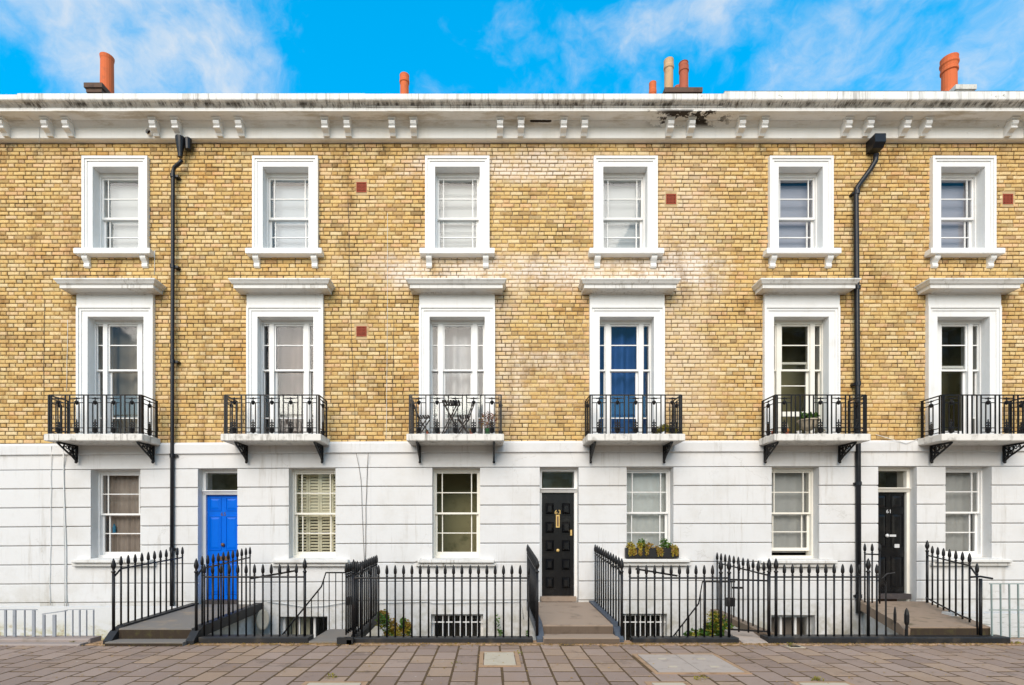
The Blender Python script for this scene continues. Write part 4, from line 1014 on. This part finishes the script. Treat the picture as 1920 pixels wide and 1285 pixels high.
# ------------------------------------------------------------------ entrance steps
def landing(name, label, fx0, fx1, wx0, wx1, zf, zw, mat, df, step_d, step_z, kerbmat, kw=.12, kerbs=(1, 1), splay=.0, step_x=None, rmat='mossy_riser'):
    """entrance bridge from the pavement to the door: landing, lower step, side kerbs, pale soffit"""
    t = thing(name, ((fx0+fx1)/2, -df, 0), label, 'steps', 'entrance steps')
    b = MB(); yw, yf = -.056, -df; th = .14
    b.v = [(fx0, yf, zf-th), (fx1, yf, zf-th), (wx1, yw, zw-th), (wx0, yw, zw-th), (fx0, yf, zf), (fx1, yf, zf), (wx1, yw, zw), (wx0, yw, zw)]
    b.f = [(3,2,1,0),(4,5,6,7),(0,1,5,4),(1,2,6,5),(2,3,7,6),(3,0,4,7)]; b.build('landing', mat, t)
    sx0, sx1 = step_x or (fx0-.02, fx1+.02)
    MB().box(sx0, sx1, -step_d, yf-.003, -.03, step_z).build('step', mat, t)
    MB().box(fx0+.01, fx1-.01, -df+.002, -2.06, -.03, zf-th-.002).build('riser', mat, t)
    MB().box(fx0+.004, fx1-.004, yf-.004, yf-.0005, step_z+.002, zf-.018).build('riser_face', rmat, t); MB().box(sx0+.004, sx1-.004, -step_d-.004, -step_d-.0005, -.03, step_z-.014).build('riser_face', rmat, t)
    k = MB()                                            # white rendered arch that carries the bridge
    k.v = []
    nA = 8
    for s, (fx, wx) in enumerate(((fx0-.015, wx0-.015), (fx1+.015, wx1+.015))):
        pass
    prof = []
    for i in range(nA+1):
        u = i/nA; y = -2.04 + (2.04-.057)*u; z = -.9 + .62*math.sin(math.pi*(.12+.62*u)); prof.append((u, y, z))
    for u, y, z in prof:
        f = (y-yf)/(yw-yf); a, c = fx0+(wx0-fx0)*f, fx1+(wx1-fx1)*f; zz = zf+(zw-zf)*f-th-.001
        k.v += [(a+.01, y, z), (c-.01, y, z), (c-.01, y, zz), (a+.01, y, zz)]
    for i in range(nA):
        for j in range(4):
            a = i*4+j; c = i*4+(j+1) % 4; k.f.append((a, c, c+4, a+4))
    k.f.append((0, 1, 2, 3)); e = nA*4; k.f.append((e+3, e+2, e+1, e)); k.build('arch', 'basement_white', t)
    for side, on in zip((0, 1), kerbs):
        if not on: continue
        s = -1 if side == 0 else 1; fx, wx = (fx0, wx0) if side == 0 else (fx1, wx1)
        c = MB(); xa, xb_ = (fx+s*.002, fx+s*kw); wa, wb = (wx+s*.002, wx+s*kw); yk = -step_d+.10
        zk0, zk1 = (.055, zw+.03)
        pts = [(yw, zw+.03), (-df+.15, zf+.03), (-df-.02, zf-.03), (yk, zk0)]
        top = []
        for y, z in pts:
            f = min(1, max(0, (y-yf)/(yw-yf))); a, b_ = xa+(wa-xa)*f, xb_+(wb-xb_)*f
            bz = max(-.03, z-.16) if y < -2.0 else z-.16
            c.v += [(a, y, bz), (b_, y, bz), (b_, y, z), (a, y, z)]
        for i in range(len(pts)-1):
            for j in range(4): a = i*4+j; b_ = i*4+(j+1) % 4; c.f.append((a, b_, b_+4, a+4))
        c.f.append((0, 1, 2, 3)); e = (len(pts)-1)*4; c.f.append((e+3, e+2, e+1, e)); c.build('kerb', kerbmat, t)
    return t
landing('entrance_steps', 'grey slate bridge steps with black kerbs leading to the blue door', -5.42, -4.36, -5.42, -4.36, .205, .275, 'slate_step', 2.2, 2.46, .055, 'kerb_black')
landing('entrance_steps', 'brown stone bridge steps leading to the black studded door in the middle', .80, 1.85, .80, 1.85, .22, .315, 'stone_step', 2.0, 2.32, .09, 'kerb_blue', .11, rmat='brown_riser')
landing('entrance_steps', 'mossy worn bridge steps leading to the black door at the right', 6.22, 7.42, 6.95, 8.15, .21, .33, 'mossy_step', 2.1, 2.2, .06, 'mossy_step', .10, (1, 0), step_x=(6.3, 7.9))
for h in ('61',):
    pass

# ------------------------------------------------------------------ railings
FIN_H = 1.058
BAR = MB().tube([(0,0,0), (0,0,.885)], .0135, 8).mesh('bar', 'black_iron', (0,0,0), True)
FIN = MB().lathe([(.0135, 0), (.019, .006), (.019, .014), (.011, .020), (.012, .030), (.018, .036), (.0245, .060), (.0235, .095), (.015, .145), (.004, .172), (.0, .174)], n=10, cap=False).mesh('spearhead', 'black_iron', (0,0,0), True)
POST = MB().tube([(0,0,0), (0,0,.93)], .021, 10).mesh('post', 'black_iron', (0,0,0), True)
PFIN = MB().lathe([(.021, 0), (.03, .005), (.03, .02), (.018, .03), (.016, .05), (.030, .08), (.034, .11), (.02, .17), (.005, .21), (.0, .212)], n=10, cap=False).mesh('spearhead', 'black_iron', (0,0,0), True)
def bar_at(R_, x, y, z, post=False, h=None, fin=True, rot=None):
    b = place('post' if post else 'bar', POST if post else BAR, (x, y, z), R_, rot)
    top = .93 if post else .885
    if fin: place('spearhead', PFIN if post else FIN, (x, y, z+top), b)
    return b
RZ = .865
def front_rail(label, xs, posts=(), zb=.09, d=D_RAIL, plinth=True, ends=None, pd=(2.05, 2.28), nofin=(), short=()):
    t = thing('railing', ((xs[0]+xs[-1])/2, -d, 0), label, 'railing', 'black iron railings in front of the terrace')
    for i, x in enumerate(xs):
        bar_at(t, x, -d, zb, i in posts, fin=i not in nofin)
    e = ends or (xs[0], xs[-1])
    MB().tube([(e[0], -d, zb+RZ), (e[1], -d, zb+RZ)], .013, 8).build('top_rail', 'black_iron', t)
    if plinth:
        p = plinth if isinstance(plinth, tuple) else (e[0]-.08, e[1]+.08)
        MB().cbox(p[0], p[1], -pd[1], -pd[0], -.03, zb, .012).build('plinth', 'kerb_black', t)
    return t
def perp_rail(label, x, ys, zbs, xs=None, posts=(), stub=None, rail=True):
    xs = xs or [x]*len(ys)
    t = thing('railing', (xs[0], ys[0], 0), label, 'railing', 'black iron railings in front of the terrace')
    for i, (xx, y, z) in enumerate(zip(xs, ys, zbs)): bar_at(t, xx, y, z, i in posts)
    if rail:
        pts = [(xx, y, z+RZ) for xx, y, z in zip(xs, ys, zbs)]
        MB().tube(pts, .013, 8).build('top_rail', 'black_iron', t)
    return t
def lin(a, b, n): return [a+(b-a)*i/(n-1) for i in range(n)]
fx = lambda px: PX(px, D_RAIL)
front_rail('spearhead railing between the slate steps and the basement gate gap', [fx(p) for p in lin(383, 571.5, 13)], posts=(12,), plinth=(-4.22, -2.62))
front_rail('long spearhead railing in the middle, left of the stone steps', [fx(p) for p in lin(663, 991, 22)], posts=(0,), plinth=(-2.02, .63), zb=.075, pd=(2.09, 2.25))
front_rail('spearhead railing from the stone steps to the ajar gate', [fx(p) for p in lin(1181, 1367, 13)], posts=(11, 12), plinth=(2.08, 3.63), zb=.075, pd=(2.09, 2.25))
front_rail('spearhead railing right of the ajar gate with broken bars by the mossy steps', [fx(p) for p in (1442, 1455, 1470.6, 1486, 1502, 1517, 1533, 1548.5, 1564, 1580, 1596, 1611.5, 1628, 1644)], posts=(0, 1, 12), plinth=(4.03, 7.55), zb=.09, ends=(fx(1442), fx(1648)))
dr_ = 2.12
for nm, (a_, b_) in (('spearhead railing between the slate steps and the basement gate gap', ((471, 1085), (556, 1070))), ('spearhead railing from the stone steps to the ajar gate', ((1192, 1067), (1270, 1080)))):
    t = next(o for o in bpy.data.objects if o.get('label') == nm)
    MB().tube([(PX(a_[0], dr_), -dr_, PZ(a_[1], dr_)), (PX(b_[0], dr_), -dr_, PZ(b_[1], dr_))], .014, 8).build('brace', 'black_iron', t)
# two rails beside the slate steps
ys = lin(-2.2, -.45, 12)
perp_rail('railing along the left side of the slate steps', -5.5, ys, [.09] + lin(.205, .30, 11), posts=(0,))
perp_rail('railing along the right side of the slate steps', -4.29, ys, [.09] + lin(.205, .30, 11), posts=(0,))
ys = lin(-2.15, -.18, 12)
perp_rail('railing along the left side of the stone steps', .70, ys, [.09] + lin(.19, .34, 11), posts=(0,))
perp_rail('railing along the right side of the stone steps', 1.945, ys, [.09] + lin(.19, .34, 11), posts=(0,))
o = perp_rail('railing running back to the wall beside the orange shrub', -2.0, lin(-2.15, -.55, 13), lin(.09, .16, 13))
MB().bar((-2.0, -2.05, .03), (-2.0, -.4, .10), .13, .10).build('kerb', 'kerb_black', o)
o = perp_rail('railing running back to the wall behind the ajar gate', 4.19, lin(-2.02, -.18, 12), lin(.10, .19, 12))
MB().bar((4.19, -2.03, .05), (4.19, -.06, .13), .15, .11).build('kerb', 'mossy_step', o)
o = perp_rail('railing leaning along the right side of the mossy steps', 7.3, lin(-2.10, -.25, 9), [.10] + lin(.24, .33, 8), xs=lin(7.22, 8.0, 9), posts=(8,))
MB().tube([(7.26, -1.95, .30), (7.42, -1.6, .30), (7.98, -.25, .42)], .013, 8).build('bottom_rail', 'black_iron', o)
MB().tube([(7.10, -2.12, .95), (7.25, -2.12, .96), (7.42, -2.13, .93)], .015, 8).build('top_rail', 'black_iron', o)
bar_at(o, 7.255+.0, -2.12, .0, True, fin=False)
o = perp_rail('broken railing stub left of the mossy steps near the wall', 6.8, lin(-.62, -.42, 3), [.36]*3, xs=[6.86, 6.80, 6.74])
t = thing('railing', (6.0, -D_RAIL, 0), 'two broken railing stumps at the foot of the mossy steps', 'railing', 'black iron railings in front of the terrace')
for px, hh, ra in ((1661, .78, .017), (1678, .38, .014), (1700, .36, .024)):
    MB().tube([(fx(px), -D_RAIL, .09), (fx(px), -D_RAIL, .09+hh)], [ra*.8, ra*.6], 8).build('bar', 'black_iron', t)
    if hh < .5: MB().lathe([(ra*.9, -.20), (ra*1.35, -.16), (ra*1.35, -.05), (ra*.8, .02), (.004, .05)], (fx(px), -D_RAIL, .09+hh), 8).build('bar_stub', 'black_iron', t)
# bent lock bracket on the tall broken bar
MB().tube([(fx(1661), -D_RAIL, .87), (fx(1661)-.05, -D_RAIL, .93), (fx(1661)+.02, -D_RAIL, 1.0), (fx(1661)+.1, -D_RAIL-.05, 1.02)], .012, 6).build('bent_bracket', 'black_iron', t)
# gates
g = thing('gate', (-2.12, -2.1, 0), 'black iron gate standing open edge-on beside the basement steps gap', 'gate', 'basement gates')
for i, y in enumerate(lin(-2.12, -1.45, 7)):
    b = place('bar', BAR, (-2.12, y, .10), g); place('spearhead', FIN, (-2.12, y, .10+.885), b)
MB().bar((-2.12, -2.14, .95), (-2.12, -1.43, .95), .03, .012).build('top_rail', 'black_iron', g); MB().bar((-2.12, -2.14, .14), (-2.12, -1.43, .14), .03, .012).build('bottom_rail', 'black_iron', g)
MB().box(-2.15, -2.09, -2.02, -1.92, .52, .64).build('lock', 'black_iron', g)
gx0, gx1 = fx(1379), fx(1440)
g = thing('gate', (gx1, -D_RAIL, 0), 'black iron gate standing ajar with a square lock', 'gate', 'basement gates')
for i, u in enumerate(lin(0, 1, 5)):
    x = gx0+(gx1-gx0)*u; y = -D_RAIL + .20*(1-u)
    b = place('bar', BAR, (x, y, .12), g)
    if 0 < i < 4: place('spearhead', FIN, (x, y, .12+.885), b)
for z in (.15, .90): MB().bar((gx0, -D_RAIL+.20, z), (gx1, -D_RAIL, z), .026, .012).build('gate_rail', 'black_iron', g)
MB().box(gx0-.06, gx0+.06, -D_RAIL+.14, -D_RAIL+.20, .50, .63).build('lock', 'black_iron', g)
MB().bar((gx0+.02, -D_RAIL+.18, .78), (gx0+.18, -D_RAIL+.15, .78), .03, .02).build('hinge', 'black_iron', g)
# stair handrails inside the areas
def stair_rail(label, pts, d):
    P = [(PX(a, d), -d, PZ(b, d)) for a, b in pts]
    t = thing('stair_handrail', P[-1], label, 'handrail', 'basement stair handrails')
    MB().tube(P, .013, 6).build('handrail', 'black_iron', t)
    for (xa, _, za), (xb_, _, zb_) in zip(P, P[1:]):
        n = max(1, int(abs(xb_-xa)/.10))
        for k in range(n):
            u = (k+.5)/n; x = xa+(xb_-xa)*u; z = za+(zb_-za)*u
            MB().tube([(x, -d, z-.95), (x, -d, z)], .008, 6).build('baluster', 'black_iron', t)
    n = len(P)
    steps = 9                                       # flight of concrete steps under it
    for k in range(steps):
        x = P[1][0] + (P[0][0]-P[1][0])*k*.45; z = P[1][2]-.98-k*.2
        s = 1 if P[0][0] < P[1][0] else -1
        x0_, x1_ = sorted((P[1][0]-s*(.0+.25*k), P[1][0]-s*(.25+.25*k)))
        if z < -2.28: break
        MB().box(x0_, x1_, -d-.75, -d+.02, z-.2, z).build('stair_step', 'area_floor', t)
stair_rail('thin black stair handrail going down behind the open gate gap', [(528, 1192), (602.7, 1100), (611, 1074), (648, 1074)], 1.25)
stair_rail('thin black stair handrail going down behind the railing left of the ajar gate', [(1262, 1194), (1310, 1132), (1317, 1091), (1378, 1091)], 1.15)
b = MB().box(-2.62, -2.06, -2.27, -1.3, -.03, .035); tag(b.build('gate_step', 'slate_step'), 'dark stone step in the gate gap left of the open gate', 'step', 'basement gate steps')
b = MB().box(-2.05+.0, -1.98, -2.36, -2.285, -.03, .07); b.box(-2.19, -1.96, -2.36, -2.285, -.03, .10)
tag(b.build('kerb_block', 'kerb_black'), 'short black kerb block at the foot of the open gate', 'kerb block')
b = MB(); b.v = [(3.66, -2.30, -.03), (4.02, -2.30, -.03), (4.10, -1.6, -.03), (3.70, -1.6, -.03), (3.66, -2.30, .02), (4.02, -2.30, .02), (4.10, -1.6, .08), (3.70, -1.6, .08)]; b.f = [(3,2,1,0),(4,5,6,7),(0,1,5,4),(1,2,6,5),(2,3,7,6),(3,0,4,7)]
tag(b.build('gate_step', 'cover_pink'), 'pale worn stone step under the ajar gate', 'step', 'basement gate steps')

# low fences at both ends
t = thing('low_fence', (-7.0, -2.15, 0), 'low galvanised flat-bar fence at the far left in front of the mossy wall', 'fence', 'low fences at the ends of the row')
for px, w in ((-60, .02), (-38, .035), (-12, .03), (11, .028), (28, .04), (47, .010), (64, .04), (83, .035), (102.6, .045), (123, .007), (137, .007), (150, .014), (163, .007), (176, .010)):
    z1 = .47 if px < 70 else .40 if px < 110 else .47
    MB().box(fx(px)-w/2, fx(px)+w/2, -2.165, -2.145, .08, z1).build('bar', 'galvanised', t)
MB().bar((fx(-60), -2.155, .475), (fx(70), -2.155, .475), .012, .02).build('top_rail', 'galvanised', t); MB().bar((fx(80), -2.155, .41), (fx(126), -2.155, .46), .014, .02).build('top_rail', 'galvanised', t); MB().bar((fx(126), -2.155, .474), (fx(177), -2.155, .48), .008, .012).build('top_rail', 'galvanised', t)
b = MB().cbox(-10.5, -5.78, -2.30, -2.06, -.03, .075, .02); b.cbox(-10.5, -5.8, -2.46, -2.303, -.03, .03, .015)
tag(b.build('stone_kerb', 'kerb_stone'), 'pinkish mossy stone kerb under the low fence at the far left', 'kerb')
t = thing('low_fence', (7.6, -2.15, 0), 'pale green thin-bar fence at the far right edge', 'fence', 'low fences at the ends of the row')
for px in (1860, 1877, 1893.5, 1910, 1926, 1942, 1958, 1975, 1992): MB().bar((fx(px), -2.15, .06), (fx(px)-.01, -2.15, .855), .016).build('bar', 'green_fence', t)
for z in (.855, .47): MB().bar((fx(1855), -2.15, z), (fx(1995), -2.15, z), .014).build('rail', 'green_fence', t)
b = MB().cbox(7.56, 11, -2.28, -2.06, -.03, .05, .02); tag(b.build('stone_kerb', 'kerb_stone'), 'stone kerb under the pale green fence at the far right', 'kerb')
b = MB(); b.box(7.5, 11, -1.35, -1.15, -2.3, .30); tag(b.build('low_wall', 'stained_wall'), 'low peeling whitewashed wall behind the pale green fence', 'wall')
b = MB(); b.box(-10.9, -5.62, -.40, -.30, -2.3, .27); tag(b.build('low_wall', 'stained_wall'), 'low whitewashed wall with moss and bare patches behind the left fence', 'wall')

# satellite dish, alarm box, meter cable
t = thing('satellite_dish', (PX(494, .2), -.2, PZ(1162, .2)), 'beige oval satellite dish on the basement wall behind the railing', 'satellite dish')
dm = MB().lathe([(.0, 0), (.05, .004), (.09, .012), (.115, .022), (.117, .026), (.09, .016), (.0, .006)], n=18, cap=False).mesh('dish', 'dish', (0,0,0), True)
o = place('reflector', dm, (PX(494, .2), -.22, PZ(1162, .2)), t, (R(80), 0, R(12))); o.scale = (1, 1.65, 1)
MB().tube([(PX(494, .2), -.20, PZ(1162, .2)), (PX(490, .1), -.056, PZ(1158, .1))], .014, 6).build('arm', 'galvanised', t)

# ------------------------------------------------------------------ plants and small things
def leaves(mb, tones, c, rad, n, size, flat=.5, up=0, shape=1.6):
    for _ in range(n):
        while True:
            p = Vector((rnd.uniform(-1, 1), rnd.uniform(-1, 1), rnd.uniform(-1, 1)))
            if p.length <= 1: break
        p = Vector((c[0]+p.x*rad[0], c[1]+p.y*rad[1], c[2]+p.z*rad[2]))
        u = Vector((rnd.gauss(0, 1), rnd.gauss(0, 1), rnd.gauss(0, flat)+up)).normalized(); v = u.cross(Vector((rnd.gauss(0, 1), rnd.gauss(0, 1), rnd.gauss(0, 1)))).normalized()
        s = size*rnd.uniform(.6, 1.3); k = len(mb.v); w = s/shape/2
        mb.v += [tuple(p-u*s/2), tuple(p+v*w), tuple(p+u*s/2), tuple(p-v*w)]; mb.f.append((k, k+1, k+2, k+3))
        t = rnd.random(); tones += [(t, t*.7, rnd.random())]*4
def bush(name, label, cat, base, clumps, mats, n, size, stem_to, group=None, pot_mb=None, stem_r=.012):
    t = thing(name, base, label, cat, group)
    st = MB()
    for c, r in clumps: st.tube([base, ((base[0]+c[0])/2+.02, (base[1]+c[1])/2, (base[2]+c[2])/2), c], [stem_r, stem_r*.7, stem_r*.4], 5)
    st.build('stem', 'bark', t)
    for mat in mats:
        b = MB(); tn = []
        for c, r in clumps:
            for q in range(5):
                o = (c[0]+rnd.uniform(-1, 1)*r[0]*.7, c[1]+rnd.uniform(-1, 1)*r[1]*.7, c[2]+rnd.uniform(-1, 1)*r[2]*.7)
                leaves(b, tn, o, tuple(x*.5 for x in r), max(3, n//len(clumps)//5//len(mats)), size)
        b.build('foliage', mat, t, tone=tn)
    return t
bush('shrub', 'orange and green straggly shrub in the basement area left of the middle railing', 'shrub', (-1.68, -1.0, -2.3), [((-1.72, -1.05, .02), (.16, .16, .22)), ((-1.58, -1.0, -.18), (.16, .15, .22)), ((-1.80, -.9, .18), (.10, .12, .10)), ((-1.42, -1.0, .02), (.10, .10, .16))], ('leaf_green', 'leaf_yellow', 'leaf_dry'), 3000, .05, 0)
bush('shrub', 'bright yellow green shrub in the basement area beside the ajar gate', 'shrub', (3.75, -1.0, -2.3), [((3.55, -1.1, -.12), (.22, .18, .20)), ((3.80, -1.1, .05), (.22, .18, .26)), ((3.95, -1.15, -.15), (.18, .18, .2)), ((3.35, -1.1, -.2), (.15, .15, .14))], ('leaf_green', 'leaf_green', 'leaf_yellow'), 4200, .055, 0)
bush('creeper', 'small climbing plant on the white basement wall left of the stone steps', 'plant', (.15, -.25, -2.3), [((.12, -.2, .0), (.06, .06, .14)), ((.2, -.2, -.25), (.08, .06, .12))], ('leaf_green',), 90, .05, 0)
bush('creeper', 'small green weed by the kerb left of the stone steps', 'plant', (.58, -1.9, -2.3), [((.55, -1.85, .0), (.05, .08, .12))], ('leaf_green',), 80, .045, 0)
# window box
X0, X1 = PX(1174, .18), PX(1273, .18); z0 = PZ(1046, .07)+.001
t = thing('window_box', ((X0+X1)/2, -.12, z0), 'black window box with yellow trailing flowers on the sill', 'window box')
MB().cbox(X0, X1, -.195, -.03, z0, z0+.18, .01).build('trough', 'plastic_black', t); MB().box(X0+.01, X1-.01, -.18, -.04, z0+.17, z0+.186).build('soil', 'soil', t)
for mat, n, cs in (('leaf_dry', 520, [(.12, .17), (.45, .2), (.86, .15), (.62, .13)]), ('leaf_yellow', 560, [(.1, .2), (.3, .22), (.92, .16)]), ('leaf_green', 380, [(.3, .26), (.72, .27), (.78, .22)]), ('flower_white', 30, [(.36, .26)])):
    b = MB(); tn = []
    for u, zz in cs: leaves(b, tn, (X0+(X1-X0)*u, -.14, z0+zz), (.085, .07, .10), n//len(cs), .042)
    if mat in ('leaf_dry', 'leaf_yellow'):
        for u in (.07, .15, .26, .38, .6, .66, .88, .95): leaves(b, tn, (X0+(X1-X0)*u, -.212, z0+.12), (.035, .015, .09), 44, .042, up=-1.5)
    b.build('foliage', mat, t, tone=tn)
# bistro set on the third balcony
zb = ZS1+.001
def folding_legs(mb, x, y, w, h, dpt):
    for yy in (y-dpt/2, y+dpt/2):
        mb.bar((x-w/2, yy, 0), (x+w/2*.8, yy, h), .020, .014); mb.bar((x+w/2, yy, 0), (x-w/2*.8, yy, h), .020, .014)
    for sx in (-1, 1): mb.bar((x+sx*w/2*.8, y-dpt/2, .03), (x+sx*w/2*.8, y+dpt/2, .03), .012)
tx = PX(846, .4)
t = thing('bistro_table', (tx, -.36, zb), 'small folding slatted black table on the balcony', 'table')
for k in range(7):
    q = tx-.14+.28*k/6; MB().box(q-.016, q+.016, -.52, -.20, zb+.60, zb+.616).build('slat', 'dark_wood', t)
m = MB(); folding_legs(m, 0, 0, .34, .60, .24); m.box(-.16, .16, -.13, -.11, .575, .60); m.box(-.16, .16, .11, .13, .575, .60); m.v = [(v[0]+tx, v[1]-.36, v[2]+zb) for v in m.v]; m.build('leg_frame', 'dark_wood', t)
for cx, s, lab in ((PX(794, .4), 1, 'folding slatted black chair left of the balcony table'), (PX(868, .4), -1, 'folding slatted black chair right of the balcony table')):
    t = thing('bistro_chair', (cx, -.34, zb), lab, 'chair', 'folding chairs on the balcony')
    for k in range(5):
        q = cx-.09+.18*k/4; MB().box(q-.015, q+.015, -.48, -.20, zb+.345, zb+.36).build('slat', 'dark_wood', t)
    m = MB(); folding_legs(m, 0, 0, .26, .345, .26); m.v = [(v[0]+cx, v[1]-.34, v[2]+zb) for v in m.v]; m.build('leg_frame', 'dark_wood', t)
    m = MB()
    for yy in (-.47, -.21): m.bar((cx-s*.08, yy, zb+.30), (cx-s*.20, yy, zb+.62), .018, .014)
    m.build('back_post', 'dark_wood', t)
    for u in (.6, .8, .97): MB().bar((cx-s*(.08+.12*u), -.48, zb+.30+.32*u), (cx-s*(.08+.12*u), -.20, zb+.30+.32*u), .04, .012).build('back_slat', 'dark_wood', t)
def potted(label, x, y, z, r, h, pmat, mats, spread, ht, n, size, cat='potted plant', group='potted plants on the balconies'):
    t = thing('potted_plant', (x, y, z), label, cat, group)
    MB().lathe([(r*.75, 0), (r*.98, h*.85), (r*1.08, h*.87), (r*1.08, h), (r*.9, h), (r*.88, h*.9)], (x, y, z), 14).build('pot', pmat, t)
    MB().lathe([(r*.86, h*.88), (.0, h*.9)], (x, y, z), 12, False).build('soil', 'soil', t)
    st = MB()
    for k in range(9):
        a = rnd.uniform(0, 6.28); q = rnd.uniform(.2, 1)*spread
        st.tube([(x, y, z+h*.85), (x+q*.4*math.cos(a), y+q*.4*math.sin(a), z+h+ht*.5), (x+q*math.cos(a), y+q*math.sin(a), z+h+ht*rnd.uniform(.7, 1))], .003, 4)
    st.build('stem', 'bark', t)
    for m_ in mats:
        b = MB(); tn = []; leaves(b, tn, (x, y, z+h+ht*.5), (spread, spread*.8, ht*.55), n//len(mats), size); b.build('foliage', m_, t, tone=tn)
    return t
potted('red leafed plant in a green pot at the right end of the bistro balcony', PX(914, .45), -.42, zb, .055, .12, 'pot_green', ('leaf_red', 'leaf_red', 'leaf_dry'), .17, .30, 420, .034)
potted('small dark pot with low moss left of the red plant', PX(884, .5), -.45, zb, .035, .08, 'terracotta_dull', ('leaf_yellow',), .05, .05, 60, .025)
for k, (px, lab) in enumerate(((800, 'small dark pot with a sprig at the left foot of the bistro table'), (822, 'small dark pot with a sprig between the table legs'))):
    potted(lab, PX(px, .5), -.46, zb, .03, .06, 'terracotta_dull', ('leaf_yellow',), .035, .04, 40, .02)
b = MB(); tn = []
for u in lin(0, 1, 9): leaves(b, tn, (PX(1228, .45)+.34*u, -.46+.02*math.sin(u*9), zb+.06+.07*math.sin(math.pi*u)), (.06, .09, .07), 120, .035, up=.6)
tag(b.build('trailing_plant', 'leaf_moss', tone=tn), 'low yellow green trailing plant on the blue curtain balcony', 'plant')
# urn with a leafy plant, ornament and pots on the fifth balcony
ux = PX(1517, .42)
t = thing('stone_urn', (ux, -.40, zb), 'wide stone urn with a leafy green plant on the balcony', 'urn')
MB().lathe([(.075, 0), (.075, .025), (.035, .05), (.03, .085), (.06, .10), (.12, .14), (.145, .20), (.16, .25), (.185, .265), (.185, .285), (.15, .285), (.13, .25)], (ux, -.40, zb), 20).build('bowl', 'urn_stone', t, smooth=False)
MB().lathe([(.14, .262), (.0, .27)], (ux, -.40, zb), 12, False).build('soil', 'soil', t)
b = MB(); tn = []
for k in range(14): leaves(b, tn, (ux+rnd.uniform(-.11, .11), -.40+rnd.uniform(-.08, .08), zb+.33+rnd.uniform(-.03, .05)), (.05, .05, .05), 16, .085, flat=.6, up=.7, shape=2.2)
b.build('foliage', 'leaf_green', t, tone=tn)
gx = PX(1478, .5)
t = thing('garden_ornament', (gx, -.45, zb), 'small orange clay figure with a pointed hat on the balcony', 'ornament')
MB().lathe([(.032, 0), (.036, .03), (.03, .06)], (gx, -.45, zb), 12).build('base', 'terracotta_dull', t); MB().lathe([(.03, .06), (.040, .075), (.040, .10), (.03, .115)], (gx, -.45, zb), 12).build('body', 'orange_clay', t); MB().lathe([(.030, .115), (.026, .15), (.018, .20), (.006, .235), (.0, .24)], (gx, -.45, zb), 12, False).build('hat', 'urn_stone', t)
for px, lab, mt in ((1452, 'small clay pot in the left corner of the urn balcony', 'terracotta_dull'), (1546, 'small pale pot right of the stone urn', 'chimney_render'), (1500, 'small white saucer pot left of the stone urn', 'trim_white')):
    potted(lab, PX(px, .45), -.42, zb, .04, .08, mt, ('leaf_moss',), .04, .03, 40, .02)

# leaf litter, moss and weeds along the foot of the railings
b = MB(); tn = []
for _ in range(5200):
    x = rnd.uniform(-8.5, 8.5); y = -2.27-abs(rnd.gauss(0, .10))
    if rnd.random() < .15: y = rnd.uniform(-4.6, -2.3)
    s = rnd.uniform(.006, .020); a = rnd.uniform(0, 3.14); u = Vector((math.cos(a), math.sin(a), rnd.uniform(-.2, .2)))*s; v = Vector((-math.sin(a), math.cos(a), rnd.uniform(-.2, .2)))*s*.6; p = Vector((x, y, .012))
    k = len(b.v); b.v += [tuple(p-u), tuple(p+v), tuple(p+u), tuple(p-v)]; b.f.append((k, k+1, k+2, k+3)); t_ = rnd.random(); tn += [(t_, t_, t_)]*4
o = b.build('leaf_litter', 'leaf_dry', tone=tn); tag(o, 'tan leaf litter and grit along the foot of the railings', 'leaf litter', kind='stuff')
b = MB(); tn = []
for cx, cy, n in ((-1.75, -4.1, 40), (2.3, -4.18, 40), (3.55, -4.22, 60), (4.3, -2.40, 30), (-.4, -3.5, 12), (-7.2, -2.2, 60), (-6.6, -2.22, 40), (-6.0, -2.3, 60), (.38, -2.95, 14), (7.6, -2.3, 30)):
    leaves(b, tn, (cx, cy, .02), (.07, .04, .03), n, .025, up=.8)
o = b.build('weeds', 'leaf_moss', tone=tn); tag(o, 'small weeds and moss tufts in the pavement joints', 'weeds', kind='stuff')

# ------------------------------------------------------------------ trees across the road (they show in the panes)
def tree(x, y, h, r, label):
    t = thing('plane_tree', (x, y, 0), label, 'tree', 'trees across the road')
    st = MB(); st.tube([(x, y, -.05), (x+.05, y, h*.2), (x-.1, y+.1, h*.4), (x, y, h*.62)], [.30, .24, .20, .10], 10)
    cl = []
    for k in range(20):
        a = rnd.uniform(0, 6.28); q = rnd.uniform(.3, 1)*r*.75; z = h*rnd.uniform(.25, .95)
        c = (x+q*math.cos(a), y+q*math.sin(a), z); cl.append(c); st.tube([(x, y, min(z*.7, h*.55)), ((x+c[0])/2, (y+c[1])/2, z*.86), c], [.09, .06, .02], 6)
    st.build('trunk', 'bark', t)
    b = MB(); tn = []
    for c in cl: leaves(b, tn, c, (r*.42, r*.42, h*.13), 380, .34)
    b.build('crown', 'leaf_tree', t, tone=tn)
for k, (x, y, h_, lab) in enumerate(((-27, -25, 8, 'low tree across the road at the far left end'), (-14, -25, 8.5, 'low tree across the road opposite the blue door'), (-3, -26, 8, 'low tree across the road opposite the middle house'),
        (17, -20, 15, 'tall plane tree across the road, third from the right'), (26, -20, 15, 'tall plane tree across the road, second from the right'), (35, -21, 14, 'tall plane tree across the road at the far right end'))): tree(x, y, h_, 5.2 if h_ > 10 else 4.2, lab)
b = MB(); tn = []
for k in range(90):
    for zc in (1.4, 3.6, 5.6): leaves(b, tn, (-45+k, -27+rnd.uniform(-.6, .6), zc), (1.0, .9, 1.5), 130, .34)
tag(b.build('hedge', 'leaf_tree', tone=tn), 'dense tall green hedge across the road', 'hedge', kind='stuff')
